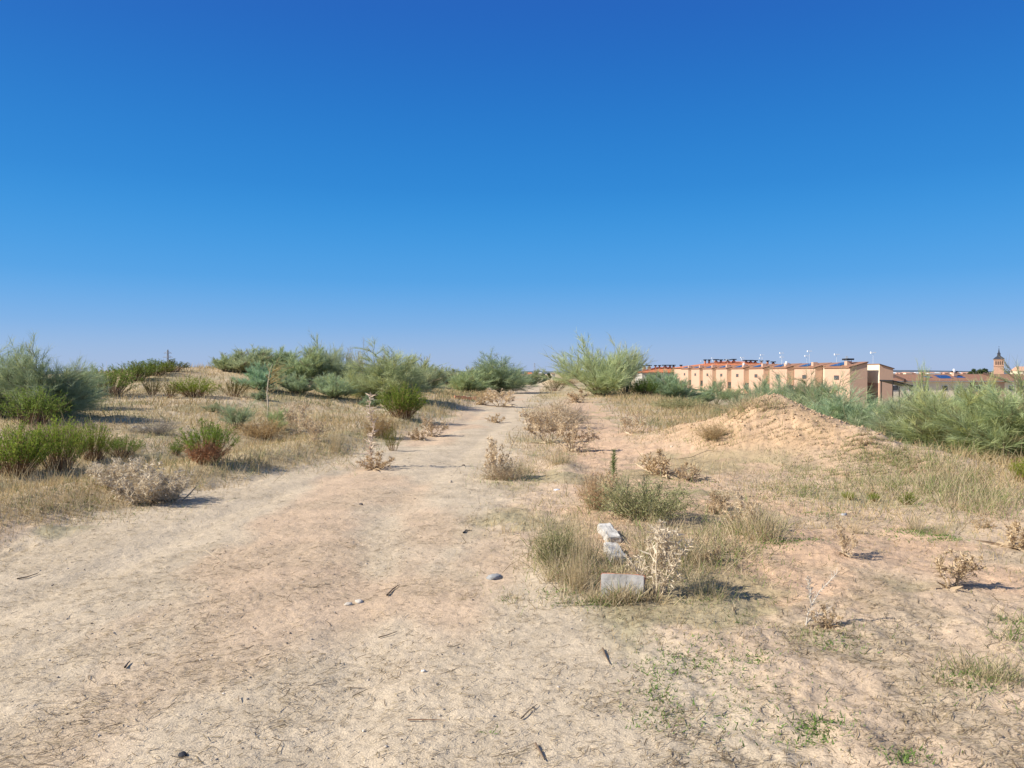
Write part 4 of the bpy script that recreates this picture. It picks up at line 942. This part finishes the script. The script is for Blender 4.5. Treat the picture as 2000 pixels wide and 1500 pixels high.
# ------------------------------------------------------------------ houses
GR = 'terrace houses with peach walls'
FX, FY0, G0 = 66.0, 150.0, -4.6
def slab(A, pts, th, c=(1, 1, 1)):
    """sloping plate: four lower corners and a thickness upwards"""
    A.hexa(pts, [(p[0], p[1], p[2] + th) for p in pts], c)
def terrace_house(first=False):
    root = empty('terrace_house')
    e, rg = 2.62 - G0, 3.58 - G0                                   # eave and ridge above its ground
    w, L, P = 3.4, 12.4, 17.0
    def block(A, x0, x1, y0, y1, z0, z1):
        A.hexa([(x0, y0, 0), (x1, y0, 0), (x1, y1, 0), (x0, y1, 0)], [(x0, y0, z0), (x1, y0, z1), (x1, y1, z1), (x0, y1, z0)])
    zz = lambda x: e + (rg - e) * x / w
    A = Acc(); block(A, 0, w, 0, L, e, rg); A.obj('front_wall', M_PLASTER, root)
    A = Acc(); block(A, 1.7, w, L + .01, P - .02, zz(1.7), rg); A.obj('recess_wall', M_CREAM, root)
    A = Acc(); block(A, 5.8, 8.45, 0, P - .02, 3.2 - G0, 2.38 - G0)
    A.obj('rear_wall', M_PLASTER, root)
    A = Acc(); A.box(5.78, 5.797, .05, P - .1, 4.2, 3.16 - G0); A.obj('rear_wall_render', M_CREAM, root)
    A = Acc(); A.box(w + .01, 5.77, 5.5, P - .1, 0, 4.6); c = A.obj('courtyard_wall', M_CREAM, root)
    A = Acc(); A.box(3.9, 5.0, 5.42, 5.49, 0, 2.2); A.obj('courtyard_door', M_BLACK, root)
    A = Acc()
    slab(A, [(-.25, -.15, zz(-.25) + .01), (w + .12, -.15, zz(w + .12) + .01), (w + .12, L + .2, zz(w + .12) + .01), (-.25, L + .2, zz(-.25) + .01)], .16)
    slab(A, [(1.45, L + .21, zz(1.45) + .01), (w + .12, L + .21, zz(w + .12) + .01), (w + .12, P - .16, zz(w + .12) + .01), (1.45, P - .16, zz(1.45) + .01)], .16)
    z0, z1 = 3.2 - G0, 2.38 - G0
    slab(A, [(5.7, -.15, z0 + .03), (8.6, -.15, z1 - .03), (8.6, P - .16, z1 - .03), (5.7, P - .16, z0 + .03)], .14)
    rf = A.obj('roof', M_TILE, root)
    A = Acc()                                                       # dark verge along the gable
    slab(A, [(-.26, -.19, zz(-.26) - .05), (w + .13, -.19, zz(w + .13) - .05), (w + .13, -.155, zz(w + .13) - .05), (-.26, -.155, zz(-.26) - .05)], .2)
    slab(A, [(5.69, -.19, z0 - .03), (8.62, -.19, z1 - .09), (8.62, -.155, z1 - .09), (5.69, -.155, z0 - .03)], .18)
    A.obj('verge_trim', M_TRIM, rf)
    A = Acc(); A.box(1.0, 1.95, 3.6, 4.9, zz(1.0), zz(1.9) + .75); ch = A.obj('chimney', M_PLASTER, rf)
    A = Acc(); A.box(.75, 2.2, 3.1, 5.4, zz(1.9) + .98, zz(1.9) + 1.3)
    for (qx, qy) in ((1.05, 3.7), (1.85, 3.7), (1.85, 4.75), (1.05, 4.75)): A.box(qx, qx + .07, qy, qy + .07, zz(1.9) + .752, zz(1.9) + .978)
    A.obj('chimney_cap', M_BLACK, ch)
    A = Acc()
    for k in range(2):
        for q in range(3):
            x0, y0 = .55 + k * 1.3, 6.0 + q * 1.75
            slab(A, [(x0, y0, zz(x0) + .24), (x0 + 1.22, y0, zz(x0 + 1.22) + .24), (x0 + 1.22, y0 + 1.66, zz(x0 + 1.22) + .24), (x0, y0 + 1.66, zz(x0) + .24)], .04)
    A.obj('solar_panel', M_PANEL, rf)
    A = Acc(); A.box(-.03, .02, 5.0, 7.4, 4.75, 5.65, (1, 1, 1)); wd = A.obj('window', M_TRIM, root)
    A = Acc(); A.box(-.045, -.032, 5.12, 7.28, 4.86, 5.54); A.obj('pane', M_GLASS, wd)
    A = Acc(); A.box(.4, 1.45, -.03, -.002, 1.2, 3.1); 
    if not first:
        wd = A.obj('window', M_TRIM, root); A = Acc(); A.box(.5, 1.35, -.045, -.032, 1.3, 3.0); A.obj('pane', M_GLASS, wd)
    return root
def antenna(parent, x, y, z, hh):
    A = Acc(); A.tube([(x, y, z), (x, y, z + hh)], .02); A.tube([(x - .55, y, z + hh), (x + .55, y, z + hh)], .03)
    A.box(x - .5, x - .36, y - .2, y + .2, z + hh - .18, z + hh + .18); A.box(x + .0, x + .6, y - .05, y + .05, z + hh - .04, z + hh + .08)
    return A.obj('antenna', M_WHITE, parent)
def dish(parent, x, y, z, r=.5):
    A = Acc(); n = 14; t = np.arange(n) * 2 * PI / n
    rings = [(0.02, .12), (r * .6, .08), (r, 0), (r, .03), (r * .6, .11), (0.02, .15)]
    V = np.concatenate([np.stack([x + np.cos(t) * q * .85 - .5 * b, y - b * 1.0 + np.sin(t) * q * .4, z + np.sin(t) * q], 1) for q, b in rings])
    i = np.arange(len(rings) - 1)[:, None] * n; j = np.arange(n)[None]; j2 = (j + 1) % n
    A.add(V, np.stack([i + j, i + j2, i + n + j2, i + n + j], -1), np.ones(3)); A.tube([(x, y + .1, z - r * 1.3), (x, y + .1, z)], .04)
    return A.obj('satellite_dish', M_WHITE, parent)
LB = ['end terrace house with a bare brown gable facing the wasteland', 'terrace house next to the gable end, mostly behind pale broom', 'terrace house third from the gable end, with a white dish by its chimney', 'terrace house fourth from the gable end, below a wide black chimney cap',
      'terrace house fifth from the gable end, clear of the brooms', 'terrace house in the middle of the row behind thin broom', 'terrace house third from the far end of the row', 'terrace house next to the far end of the row', 'farthest terrace house, touching the blue-green broom']
proto_h = terrace_house()
for i in range(9):
    o = proto_h if i == 0 else dup(proto_h)
    yy = FY0 + 9.0 - 17.0 + i * 17.2 if i else FY0
    if i == 0: pass
    o.location = (FX, FY0 + i * 17.2, G0 + (.05 * i)); tag(o, LB[i], 'house', GR)
    if i in (1, 2, 3, 4, 6): antenna(o, 2.4, 8.5 + (i % 3), 3.3 - G0, {1: 3.2, 2: 3.2, 3: 3.0, 4: 2.6, 6: 3.0}[i])
    if i == 0: antenna(o, 5.9, 3.0, 3.3 - G0, 2.3)
    if i in (2, 4): dish(o, .9, 2.8, 3.9 - G0, .42)
# the end house shows no window in its gable
for ch in list(proto_h.children):
    if ch.name.startswith('window') and ch.data.vertices[0].co.y < 0:
        for g in list(ch.children): bpy.data.objects.remove(g)
        bpy.data.objects.remove(ch)

def hip_block(name, px0, px1, d, depth, eave_py, ridge_py, label, wallmat, chims, base=-5.5):
    x0, x1 = (px0 - 1000) / F * d, (px1 - 1000) / F * d
    ez = CAMZ + (HOR - eave_py) / F * d - base; rz = CAMZ + (HOR - ridge_py) / F * (d + depth * .5) - base
    root = empty(name, (x0, d, base)); W = x1 - x0
    A = Acc(); A.box(.6, W - .6, .6, depth - .6, 0, ez - .01); A.obj('wall', wallmat, root)
    A = Acc(); q = depth * .5
    A.hexa([(0, 0, ez), (W, 0, ez), (W, depth, ez), (0, depth, ez)], [(q * 1.5, q - .1, rz), (W - q * 1.2, q - .1, rz), (W - q * 1.2, q + .1, rz), (q * 1.5, q + .1, rz)])
    A.box(-.15, W + .15, -.15, depth + .15, ez - .16, ez - .005); rf = A.obj('roof', M_ORANGE, root)
    for (cpx, wpx, toppy) in chims:
        cx = (cpx - 1000) / F * (d + q * .7) - x0; cw = wpx / F * d / 2; tz = CAMZ + (HOR - toppy) / F * (d + q * .7) - base
        A = Acc(); n = max(1, int(round(cw * 2 / 2.2)))
        for k in range(n):
            c0 = cx - cw + (2 * cw) * (k + .5) / n; ww = .42 * (2 * cw) / n
            A.box(c0 - ww * .7, c0 + ww * .7, q * .7 - .6, q * .7 + .6, ez, tz - .75)
        ch = A.obj('chimney', M_BRICK, rf)
        A = Acc(); A.box(cx - cw, cx + cw, q * .7 - 1.0, q * .7 + 1.0, tz - .42, tz)
        for k in range(n):
            c0 = cx - cw + (2 * cw) * (k + .5) / n
            A.box(c0 - .3, c0 + .3, q * .7 - .5, q * .7 + .5, tz - .749, tz - .421)
        A.obj('chimney_cap', M_BLACK, ch)
    for k in range(int(W // 6)):
        A = Acc(); A.box(2 + k * 6, 3.6 + k * 6, .56, .598, ez - 2.6, ez - 1.0); w = A.obj('window', M_WHITE, root)
        A = Acc(); A.box(2.15 + k * 6, 3.45 + k * 6, .54, .557, ez - 2.5, ez - 1.1); A.obj('pane', M_GLASS, w)
    tag(root, label, 'apartment block', 'orange-roofed blocks behind the terrace')
hip_block('apartment_block', 1252, 1345, 380, 22, 727, 717, 'low orange-roofed block with chimney rows beyond the airy broom', M_PALE, [(1263, 20, 713), (1280, 5, 713), (1288, 5, 713), (1299, 12, 712.5), (1312, 14, 712.5), (1330, 5, 712.5)])
hip_block('apartment_block', 1337, 1545, 340, 26, 717.5, 706, 'high orange-roofed block with many black chimney caps behind the terrace', M_PLASTER, [(1377, 5, 702), (1385, 5, 702), (1398, 10, 701.5), (1408, 6, 702), (1421, 12, 701.8), (1433, 9, 701), (1457, 12, 703), (1466, 9, 703), (1475, 8, 703.5), (1487, 5, 704), (1499, 5, 704), (1510, 8, 706)], -6)

# low terrace seen over the thicket
xs = [1736, 1767, 1832, 1897, 1962, 2040]; DR = 170.
LBR = ['low house with a blue solar panel beside the dark parapet', 'low house just past the dark parapet, behind the young broom tree', 'low house with a large solar array and a dish on its chimney', 'low house beyond the dark downpipe with a plain roof', 'low house at the picture edge under the church']
for i in range(5):
    x0, x1 = (xs[i] - 1000) / F * DR + .02, (xs[i + 1] - 1000) / F * DR; W = x1 - x0; gnd = -5.0
    root = empty('low_house', (x0, DR, gnd)); e, rg = -.25 - gnd, 1.02 - gnd
    A = Acc(); A.hexa([(0, 0, 0), (W, 0, 0), (W, 7, 0), (0, 7, 0)], [(0, 0, e), (W, 0, e), (W, 7, rg), (0, 7, rg)]); A.obj('wall', M_CREAM if i != 3 else M_PLASTER, root)
    A = Acc(); slab(A, [(0, -.45, e - .06), (W - .02, -.45, e - .06), (W - .02, 7.1, rg + .02), (0, 7.1, rg + .02)], .16); rf = A.obj('roof', M_TILE, root)
    A = Acc(); A.box(0, W - .02, -.6, -.46, e - .12, e + .02); A.obj('gutter', M_STEEL, rf)
    A = Acc(); A.box(0, W - .02, 7.0, 7.2, rg + .19, rg + .3); A.obj('ridge_cap', M_PLASTER, rf)
    sl = (rg - e) / 7.
    def panels(px0, px1, rows, y0):
        a0, a1 = (px0 - 1000) / F * (DR + 3) - x0, (px1 - 1000) / F * (DR + 3) - x0; n = max(1, int((a1 - a0) / 1.1)); st_ = (a1 - a0) / n
        A = Acc()
        for k in range(n):
            for q in range(rows):
                yy = y0 + q * 2.0; xx = a0 + k * st_ + q * .5
                slab(A, [(xx, yy, e + sl * yy + .16), (xx + st_ * .94, yy, e + sl * yy + .16), (xx + st_ * .94, yy + 1.85, e + sl * (yy + 1.85) + .16), (xx, yy + 1.85, e + sl * (yy + 1.85) + .16)], .05)
        A.obj('solar_panel', M_PANEL, rf)
    if i == 0: panels(1745, 1757, 1, 3.2)
    if i == 1: panels(1810, 1823, 1, 3.0)
    if i == 2: panels(1833, 1860, 2, 2.2); panels(1869, 1888, 1, 3.0)
    if i in (0, 3): 
        A = Acc(); slab(A, [(W - .5, -.7, e - .3), (W - .1, -.7, e - .3), (W - .1, 7, rg - .1), (W - .5, 7, rg - .1)], .75); A.obj('parapet', M_TRIM, root)
    if i == 2:
        cx = (1864 - 1000) / F * (DR + 5.5) - x0; A = Acc(); A.box(cx - .4, cx + .4, 5, 6, e, rg + .7); ch = A.obj('chimney', M_PLASTER, rf)
        A = Acc(); A.box(cx - .5, cx + .5, 4.9, 6.1, rg + .71, rg + .95); A.obj('chimney_cap', M_BLACK, ch); dish(root, cx - .55, 4.6, rg + 1.1, .42)
        A = Acc(); A.box(W - .25, W - .02, -.25, -.003, 0, e - .15); A.obj('downpipe', M_TRIM, root)
    for k in range(int(W // 3.2)):
        A = Acc(); A.box(.8 + k * 3.2, 2.2 + k * 3.2, -.05, -.003, e - 2.2, e - .9); w = A.obj('window', M_WHITE, root)
        A = Acc(); A.box(.9 + k * 3.2, 2.1 + k * 3.2, -.07, -.052, e - 2.1, e - 1.0); A.obj('pane', M_GLASS, w)
    tag(root, LBR[i], 'house', 'low houses beyond the thicket')
# carport
cx, cy, _ = pt(1765, 753, 128); root = empty('carport', (cx, cy, -5)); zt = CAMZ - 22 / F * 128 + 5
A = Acc(); slab(A, [(-1.9, 0, zt + .45), (1.6, 0, zt - .45), (1.6, 4.5, zt - .45), (-1.9, 4.5, zt + .45)], .22); A.obj('canopy', M_BLACK, root)
for (qx, qy) in ((-1.7, .2), (1.4, .2), (1.4, 4.2), (-1.7, 4.2)):
    A = Acc(); A.box(qx - .06, qx + .06, qy - .06, qy + .06, 0, zt - .5 if qx > 0 else zt + .38); A.obj('post', M_BLACK, root)
tag(root, 'dark sloping carport roof between the gable house and the low terrace', 'carport')

# church tower and nave
D = 600.; x0 = (1940.3 - 1000) / F * D; root = empty('church_tower', (x0 + .6, D, -8), math.radians(-28)); W = 6.4; zt = CAMZ + (HOR - 701.5) / F * D + 8
A = Acc(); A.box(0, W, 0, W, 0, zt); A.obj('shaft', M_CHURCH, root)
A = Acc(); A.box(-.25, W + .25, -.25, W + .25, zt - 5.6, zt - 5.2); A.box(-.4, W + .4, -.4, W + .4, zt - .45, zt + .02); A.obj('cornice', M_CHURCH, root)
for k, wx in enumerate((.7, 2.1, 3.5, 4.9)):
    A = Acc(); A.box(wx, wx + .85, -.04, -.003, zt - 4.4, zt - 2.0); t = np.linspace(0, PI, 7)
    A.hexa([(wx, -.04, zt - 2.0), (wx + .85, -.04, zt - 2.0), (wx + .85, -.003, zt - 2.0), (wx, -.003, zt - 2.0)], [(wx + .25, -.04, zt - 1.5), (wx + .6, -.04, zt - 1.5), (wx + .6, -.003, zt - 1.5), (wx + .25, -.003, zt - 1.5)])
    A.obj('belfry_opening', M_TRIM, root)
def pyr(A, r0, z0, r1, z1):
    c = W / 2; f = lambda r, z: [(c - r, c - r, z), (c + r, c - r, z), (c + r, c + r, z), (c - r, c + r, z)]
    A.hexa(f(r0, z0), f(r1, z1))
A = Acc(); pyr(A, 3.8, zt + .03, 2.6, zt + 1.3); pyr(A, 2.6, zt + 1.31, 1.3, zt + 2.4); pyr(A, 1.15, zt + 2.41, .95, zt + 4.4); pyr(A, 1.25, zt + 4.41, .6, zt + 5.2); pyr(A, .55, zt + 5.21, .06, zt + 9.0)
sp = A.obj('spire', M_SLATE, root)
A = Acc(); A.tube([(W / 2, W / 2, zt + 8.9), (W / 2, W / 2, zt + 10.4)], .07); A.tube([(W / 2 - .4, W / 2, zt + 9.9), (W / 2 + .4, W / 2, zt + 9.9)], .07); A.obj('cross', M_BLACK, sp)
tag(root, 'brick church tower with four belfry openings and a slate spire', 'church tower')
root = empty('church_nave', (x0 + W + 2.6, D - 15, -8), math.radians(-10)); e = CAMZ + (HOR - 724.5) / F * D + 8
A = Acc(); A.box(0, 34, 0, 12, 0, e); A.obj('wall', M_CREAM, root)
A = Acc(); A.hexa([(-.4, -.5, e + .01), (34.4, -.5, e + .01), (34.4, 12.5, e + .01), (-.4, 12.5, e + .01)], [(1.5, 5.9, e + 3.4), (34.4, 5.9, e + 3.4), (34.4, 6.1, e + 3.4), (1.5, 6.1, e + 3.4)]); rf = A.obj('roof', M_PINKTILE, root)
A = Acc(); A.box(8, 10, .8, 2.5, e, e + 2.3); A.obj('dormer', M_CREAM, rf)
for k in range(4):
    A = Acc(); A.box(4 + k * 7, 5 + k * 7, -.04, -.003, e - 2.2, e - .8); A.obj('window', M_TRIM, root)
tag(root, 'long church nave with faded tile roof against the brick tower', 'church')

# far town, trees, masts
def small_house(px0, px1, d, eave, ridge, wallm, roofm, label, name='distant_house', group='houses of the far town', base=-6.0):
    x0, x1 = (px0 - 1000) / F * d, (px1 - 1000) / F * d; W = x1 - x0; dp = min(W, 9)
    root = empty(name, (x0, d, base)); e = CAMZ + (HOR - eave) / F * d - base; rg = CAMZ + (HOR - ridge) / F * d - base
    A = Acc(); A.box(0, W, 0, dp, 0, e); A.obj('wall', wallm, root)
    A = Acc(); A.hexa([(-.3, -.3, e + .01), (W + .3, -.3, e + .01), (W + .3, dp + .3, e + .01), (-.3, dp + .3, e + .01)], [(W * .12, dp / 2 - .1, rg), (W * .88, dp / 2 - .1, rg), (W * .88, dp / 2 + .1, rg), (W * .12, dp / 2 + .1, rg)]); A.obj('roof', roofm, root)
    tag(root, label, 'house', group); return root
small_house(1026, 1040, 330, 730.5, 727, M_CREAM, M_ORANGE, 'orange-roofed house past the end of the path', group=None)
small_house(1049, 1058, 260, 729, 727.5, M_CREAM, M_WHITE, 'cream house beside the dark trees at the path end', group=None)
small_house(1077, 1084, 240, 729.5, 728, M_CREAM, M_PINKTILE, 'pale house above the sand pile at the path end', group=None)
small_house(884, 908, 200, 731, 728.6, M_WHITE, M_WHITE, 'white-roofed shed glimpsed between brooms', 'shed', None)
adj = ['pale', 'pinkish', 'sandy', 'white', 'terracotta', 'beige']
i = 0; px = 1742.
TOWN = ['wide white', 'pale pink', 'low terracotta', 'long beige', 'small sandy', 'faded red', 'whitewashed', 'dusty pink', 'ochre', 'narrow pale']
SPOT = ['beside the gable house roof', 'over the solar-panelled roof', 'behind the young broom top', 'short of the chimney dish', 'next to the green trees']
while px < 1935:
    w = float(rng.uniform(6, 13)); d = float(rng.uniform(800, 1100))
    if px > 1893: d += 150
    m = [M_WHITE, M_PINKTILE, M_PINKTILE, M_CREAM, M_CREAM, M_PINKTILE, M_WHITE, M_PINKTILE, M_CREAM, M_WHITE][i % 10]
    ev = 729.0 - rng.uniform(0, 1.2); small_house(px, px + w, d, ev, ev - rng.uniform(1.0, 2.0), m, M_PINKTILE if m is not M_WHITE or i % 2 else M_WHITE, 'distant %s town house %s' % (TOWN[i % 10], SPOT[min(4, int((px - 1742) / 39))]), base=-8)
    px += w * rng.uniform(.75, 1.0); i += 1
# low far hills
t = np.linspace(-1.25, 1.25, 240); A = Acc(); rr = 4200.
top = 6 + 11 * fbm(t * 9, t * 0, 201, 4)
V = np.concatenate([np.stack([np.sin(t) * (rr - 500), np.cos(t) * (rr - 500), np.full_like(t, -12)], 1), np.stack([np.sin(t) * rr, np.cos(t) * rr, top], 1), np.stack([np.sin(t) * (rr + 1500), np.cos(t) * (rr + 1500), np.full_like(t, -12)], 1)])
k = np.arange(239); A.add(V, np.concatenate([np.stack([k, k + 1, k + 241, k + 240], 1), np.stack([k + 240, k + 241, k + 481, k + 480], 1)]), np.ones(3))
tag(A.obj('hills', M_HILL, smooth=True), 'low dark wooded hills on the skyline', kind='structure')

def tree(px, top, wpx, d, label, base=-7., tint=(1, 1, 1)):
    x0 = (px - 1000) / F * d; z0 = base; H = CAMZ + (HOR - top) / F * d - z0; R = wpx / F * d / 2
    root = empty('leafy_tree', (x0, d, z0)); A = Acc()
    A.tube([(0, 0, -.2), (.1, 0, H * .3), (0, .1, H * .6)], [.35, .28, .15], (.12, .09, .06))
    for k in range(6): 
        a = k * 1.05; A.tube([(0, 0, H * .35), (math.cos(a) * R * .4, math.sin(a) * R * .4, H * .6), (math.cos(a) * R * .7, math.sin(a) * R * .7, H * .78)], [.16, .1, .04], (.12, .09, .06))
    A.obj('trunk', M_WOOD, root)
    cl = rs(26) * np.array([R, R, H * .33]) * (rng.random((26, 1)) ** .4) + np.array([0, 0, H * .64]); n = 26 * 170
    ci = np.repeat(np.arange(26), 170); p = cl[ci] + rs(n) * (R * .32 * rng.random((n, 1)) ** .4); d_ = rs(n); B = Acc()
    B.ribbons(curve3(p, d_, np.full(n, .45), rs(n) * .2, 3), np.array([.12, .3, .06])[None] * np.ones((n, 1)), sides(d_), lerpc((.04, .07, .02), (.09, .13, .04), rng.random(26)[ci] * .6 + .4 * rng.random(n)) * np.array(tint))
    B.obj('crown', M_LEAF, root); tag(root, label, 'tree', 'trees of the far town')
tree(1907, 720, 24, 480, 'round green tree on the far-town side of the church tower')
tree(1924, 720, 20, 500, 'second green tree, touching the church tower', tint=(.8, .9, .9))
tree(1895, 725, 16, 470, 'low green tree beginning the pair by the church', tint=(1.1, 1.05, .8))
tree(1064, 727, 9, 250, 'dark tree at the end of the path', tint=(.7, .8, .7)); tree(1072, 728, 8, 235, 'smaller dark tree beside the pale far house', tint=(.8, .8, .7))
def mast(px, top, d, w, label, arms=True, base=-4):
    x0 = (px - 1000) / F * d; H = CAMZ + (HOR - top) / F * d - base; root = empty('lattice_mast', (x0, d, base)); A = Acc()
    for sx, sy in ((-1, -1), (1, -1), (1, 1), (-1, 1)): A.tube([(sx * w, sy * w, 0), (sx * w * .25, sy * w * .25, H)], .09, sides=4)
    n = 9
    for k in range(n):
        a, b = k / n, (k + 1) / n; wa, wb = w * (1 - .75 * a), w * (1 - .75 * b)
        for s in (-1, 1): A.tube([(-wa, s * wa, H * a), (wb, s * wb, H * b)], .05, sides=3); A.tube([(wa, s * wa, H * a), (-wb, s * wb, H * b)], .05, sides=3)
    A.obj('frame', M_STEEL, root)
    if arms:
        for q, L in ((.80, 1.9), (.91, 1.5)):
            A = Acc(); A.tube([(-L, 0, H * q), (L, 0, H * q)], .1, sides=4); A.tube([(-L, 0, H * q), (0, 0, H * (q + .05)), (L, 0, H * q)], .05, sides=4); A.obj('crossarm', M_STEEL, root)
    tag(root, label, 'mast', 'lattice masts')
mast(328, 683, 300, .55, 'thin lattice mast behind the hill crest')
mast(1044, 709, 420, .8, 'thin lattice mast standing over the end of the path', False)
mast(1653.5, 695.5, 420, 1.3, 'power pylon rising behind the terrace roofs', base=-6)

# ------------------------------------------------------------------ light, sky, camera
EXPO = .95
SUN_EL = math.radians(36); to_sun = Vector((-math.cos(SUN_EL) * math.cos(math.radians(13)), -math.cos(SUN_EL) * math.sin(math.radians(13)), math.sin(SUN_EL)))
L = bpy.data.lights.new('sun', 'SUN'); L.energy = 4.0; L.angle = math.radians(.5); L.color = (1, .94, .84)
so = bpy.data.objects.new('sun', L); COL.objects.link(so); so.rotation_euler = (-to_sun).to_track_quat('-Z', 'Y').to_euler()
w = bpy.data.worlds.new('World'); scn.world = w; w.use_nodes = True; nt = w.node_tree; nt.nodes.clear()
sky = nt.nodes.new('ShaderNodeTexSky'); sky.sky_type = 'NISHITA'; sky.sun_disc = False; sky.sun_elevation = SUN_EL; sky.sun_rotation = math.radians(-103)
sky.altitude = 600; sky.air_density = 1.0; sky.dust_density = .6; sky.ozone_density = 2.5
bg = nt.nodes.new('ShaderNodeBackground'); bg.inputs[1].default_value = .10
tc = nt.nodes.new('ShaderNodeTexCoord'); sx = nt.nodes.new('ShaderNodeSeparateXYZ'); nt.links.new(tc.outputs['Generated'], sx.inputs[0])
cr = nt.nodes.new('ShaderNodeValToRGB'); cr.color_ramp.interpolation = 'B_SPLINE'      # clear-day colour by elevation, mixed with the sky model
EL = [(-.02, (.36, .45, .69)), (.02, (.33, .46, .70)), (.06, (.175, .395, .75)), (.118, (.055, .335, .75)), (.23, (.006, .235, .66)), (.437, (.008, .085, .45)), (.56, (.02, .11, .46)), (.75, (.16, .24, .44))]
for i, (z_, c_) in enumerate(EL):
    e_ = cr.color_ramp.elements[i] if i < 2 else cr.color_ramp.elements.new((z_ + .02) / .8)
    e_.position = (z_ + .02) / .8; e_.color = (*c_, 1)
mz = nt.nodes.new('ShaderNodeMapRange'); nt.links.new(sx.outputs[2], mz.inputs[0]); mz.inputs[1].default_value = -.02; mz.inputs[2].default_value = .78
nt.links.new(mz.outputs[0], cr.inputs[0])
sc_ = nt.nodes.new('ShaderNodeVectorMath'); sc_.operation = 'SCALE'; nt.links.new(cr.outputs[0], sc_.inputs[0]); sc_.inputs['Scale'].default_value = 1.04 / (.10 * 2 ** EXPO)
mxs = nt.nodes.new('ShaderNodeMix'); mxs.data_type = 'RGBA'; mxs.inputs[0].default_value = .94
nt.links.new(sky.outputs[0], mxs.inputs[6]); nt.links.new(sc_.outputs[0], mxs.inputs[7]); nt.links.new(mxs.outputs[2], bg.inputs[0])
wo = nt.nodes.new('ShaderNodeOutputWorld'); nt.links.new(bg.outputs[0], wo.inputs[0])
cam = bpy.data.cameras.new('camera'); co = bpy.data.objects.new('camera', cam); COL.objects.link(co)
cam.sensor_width = 36; cam.lens = F / 2000 * 36; cam.clip_start = .05; cam.clip_end = 20000
co.location = (0, 0, CAMZ); co.rotation_euler = (PI / 2 - math.atan((750 - HOR) / F), 0, 0); scn.camera = co
scn.view_settings.view_transform = 'Standard'; scn.view_settings.look = 'None'; scn.view_settings.exposure = EXPO; scn.view_settings.gamma = 1
scn.cycles.max_bounces = 5; scn.cycles.diffuse_bounces = 3; scn.cycles.transmission_bounces = 3; scn.cycles.transparent_max_bounces = 4
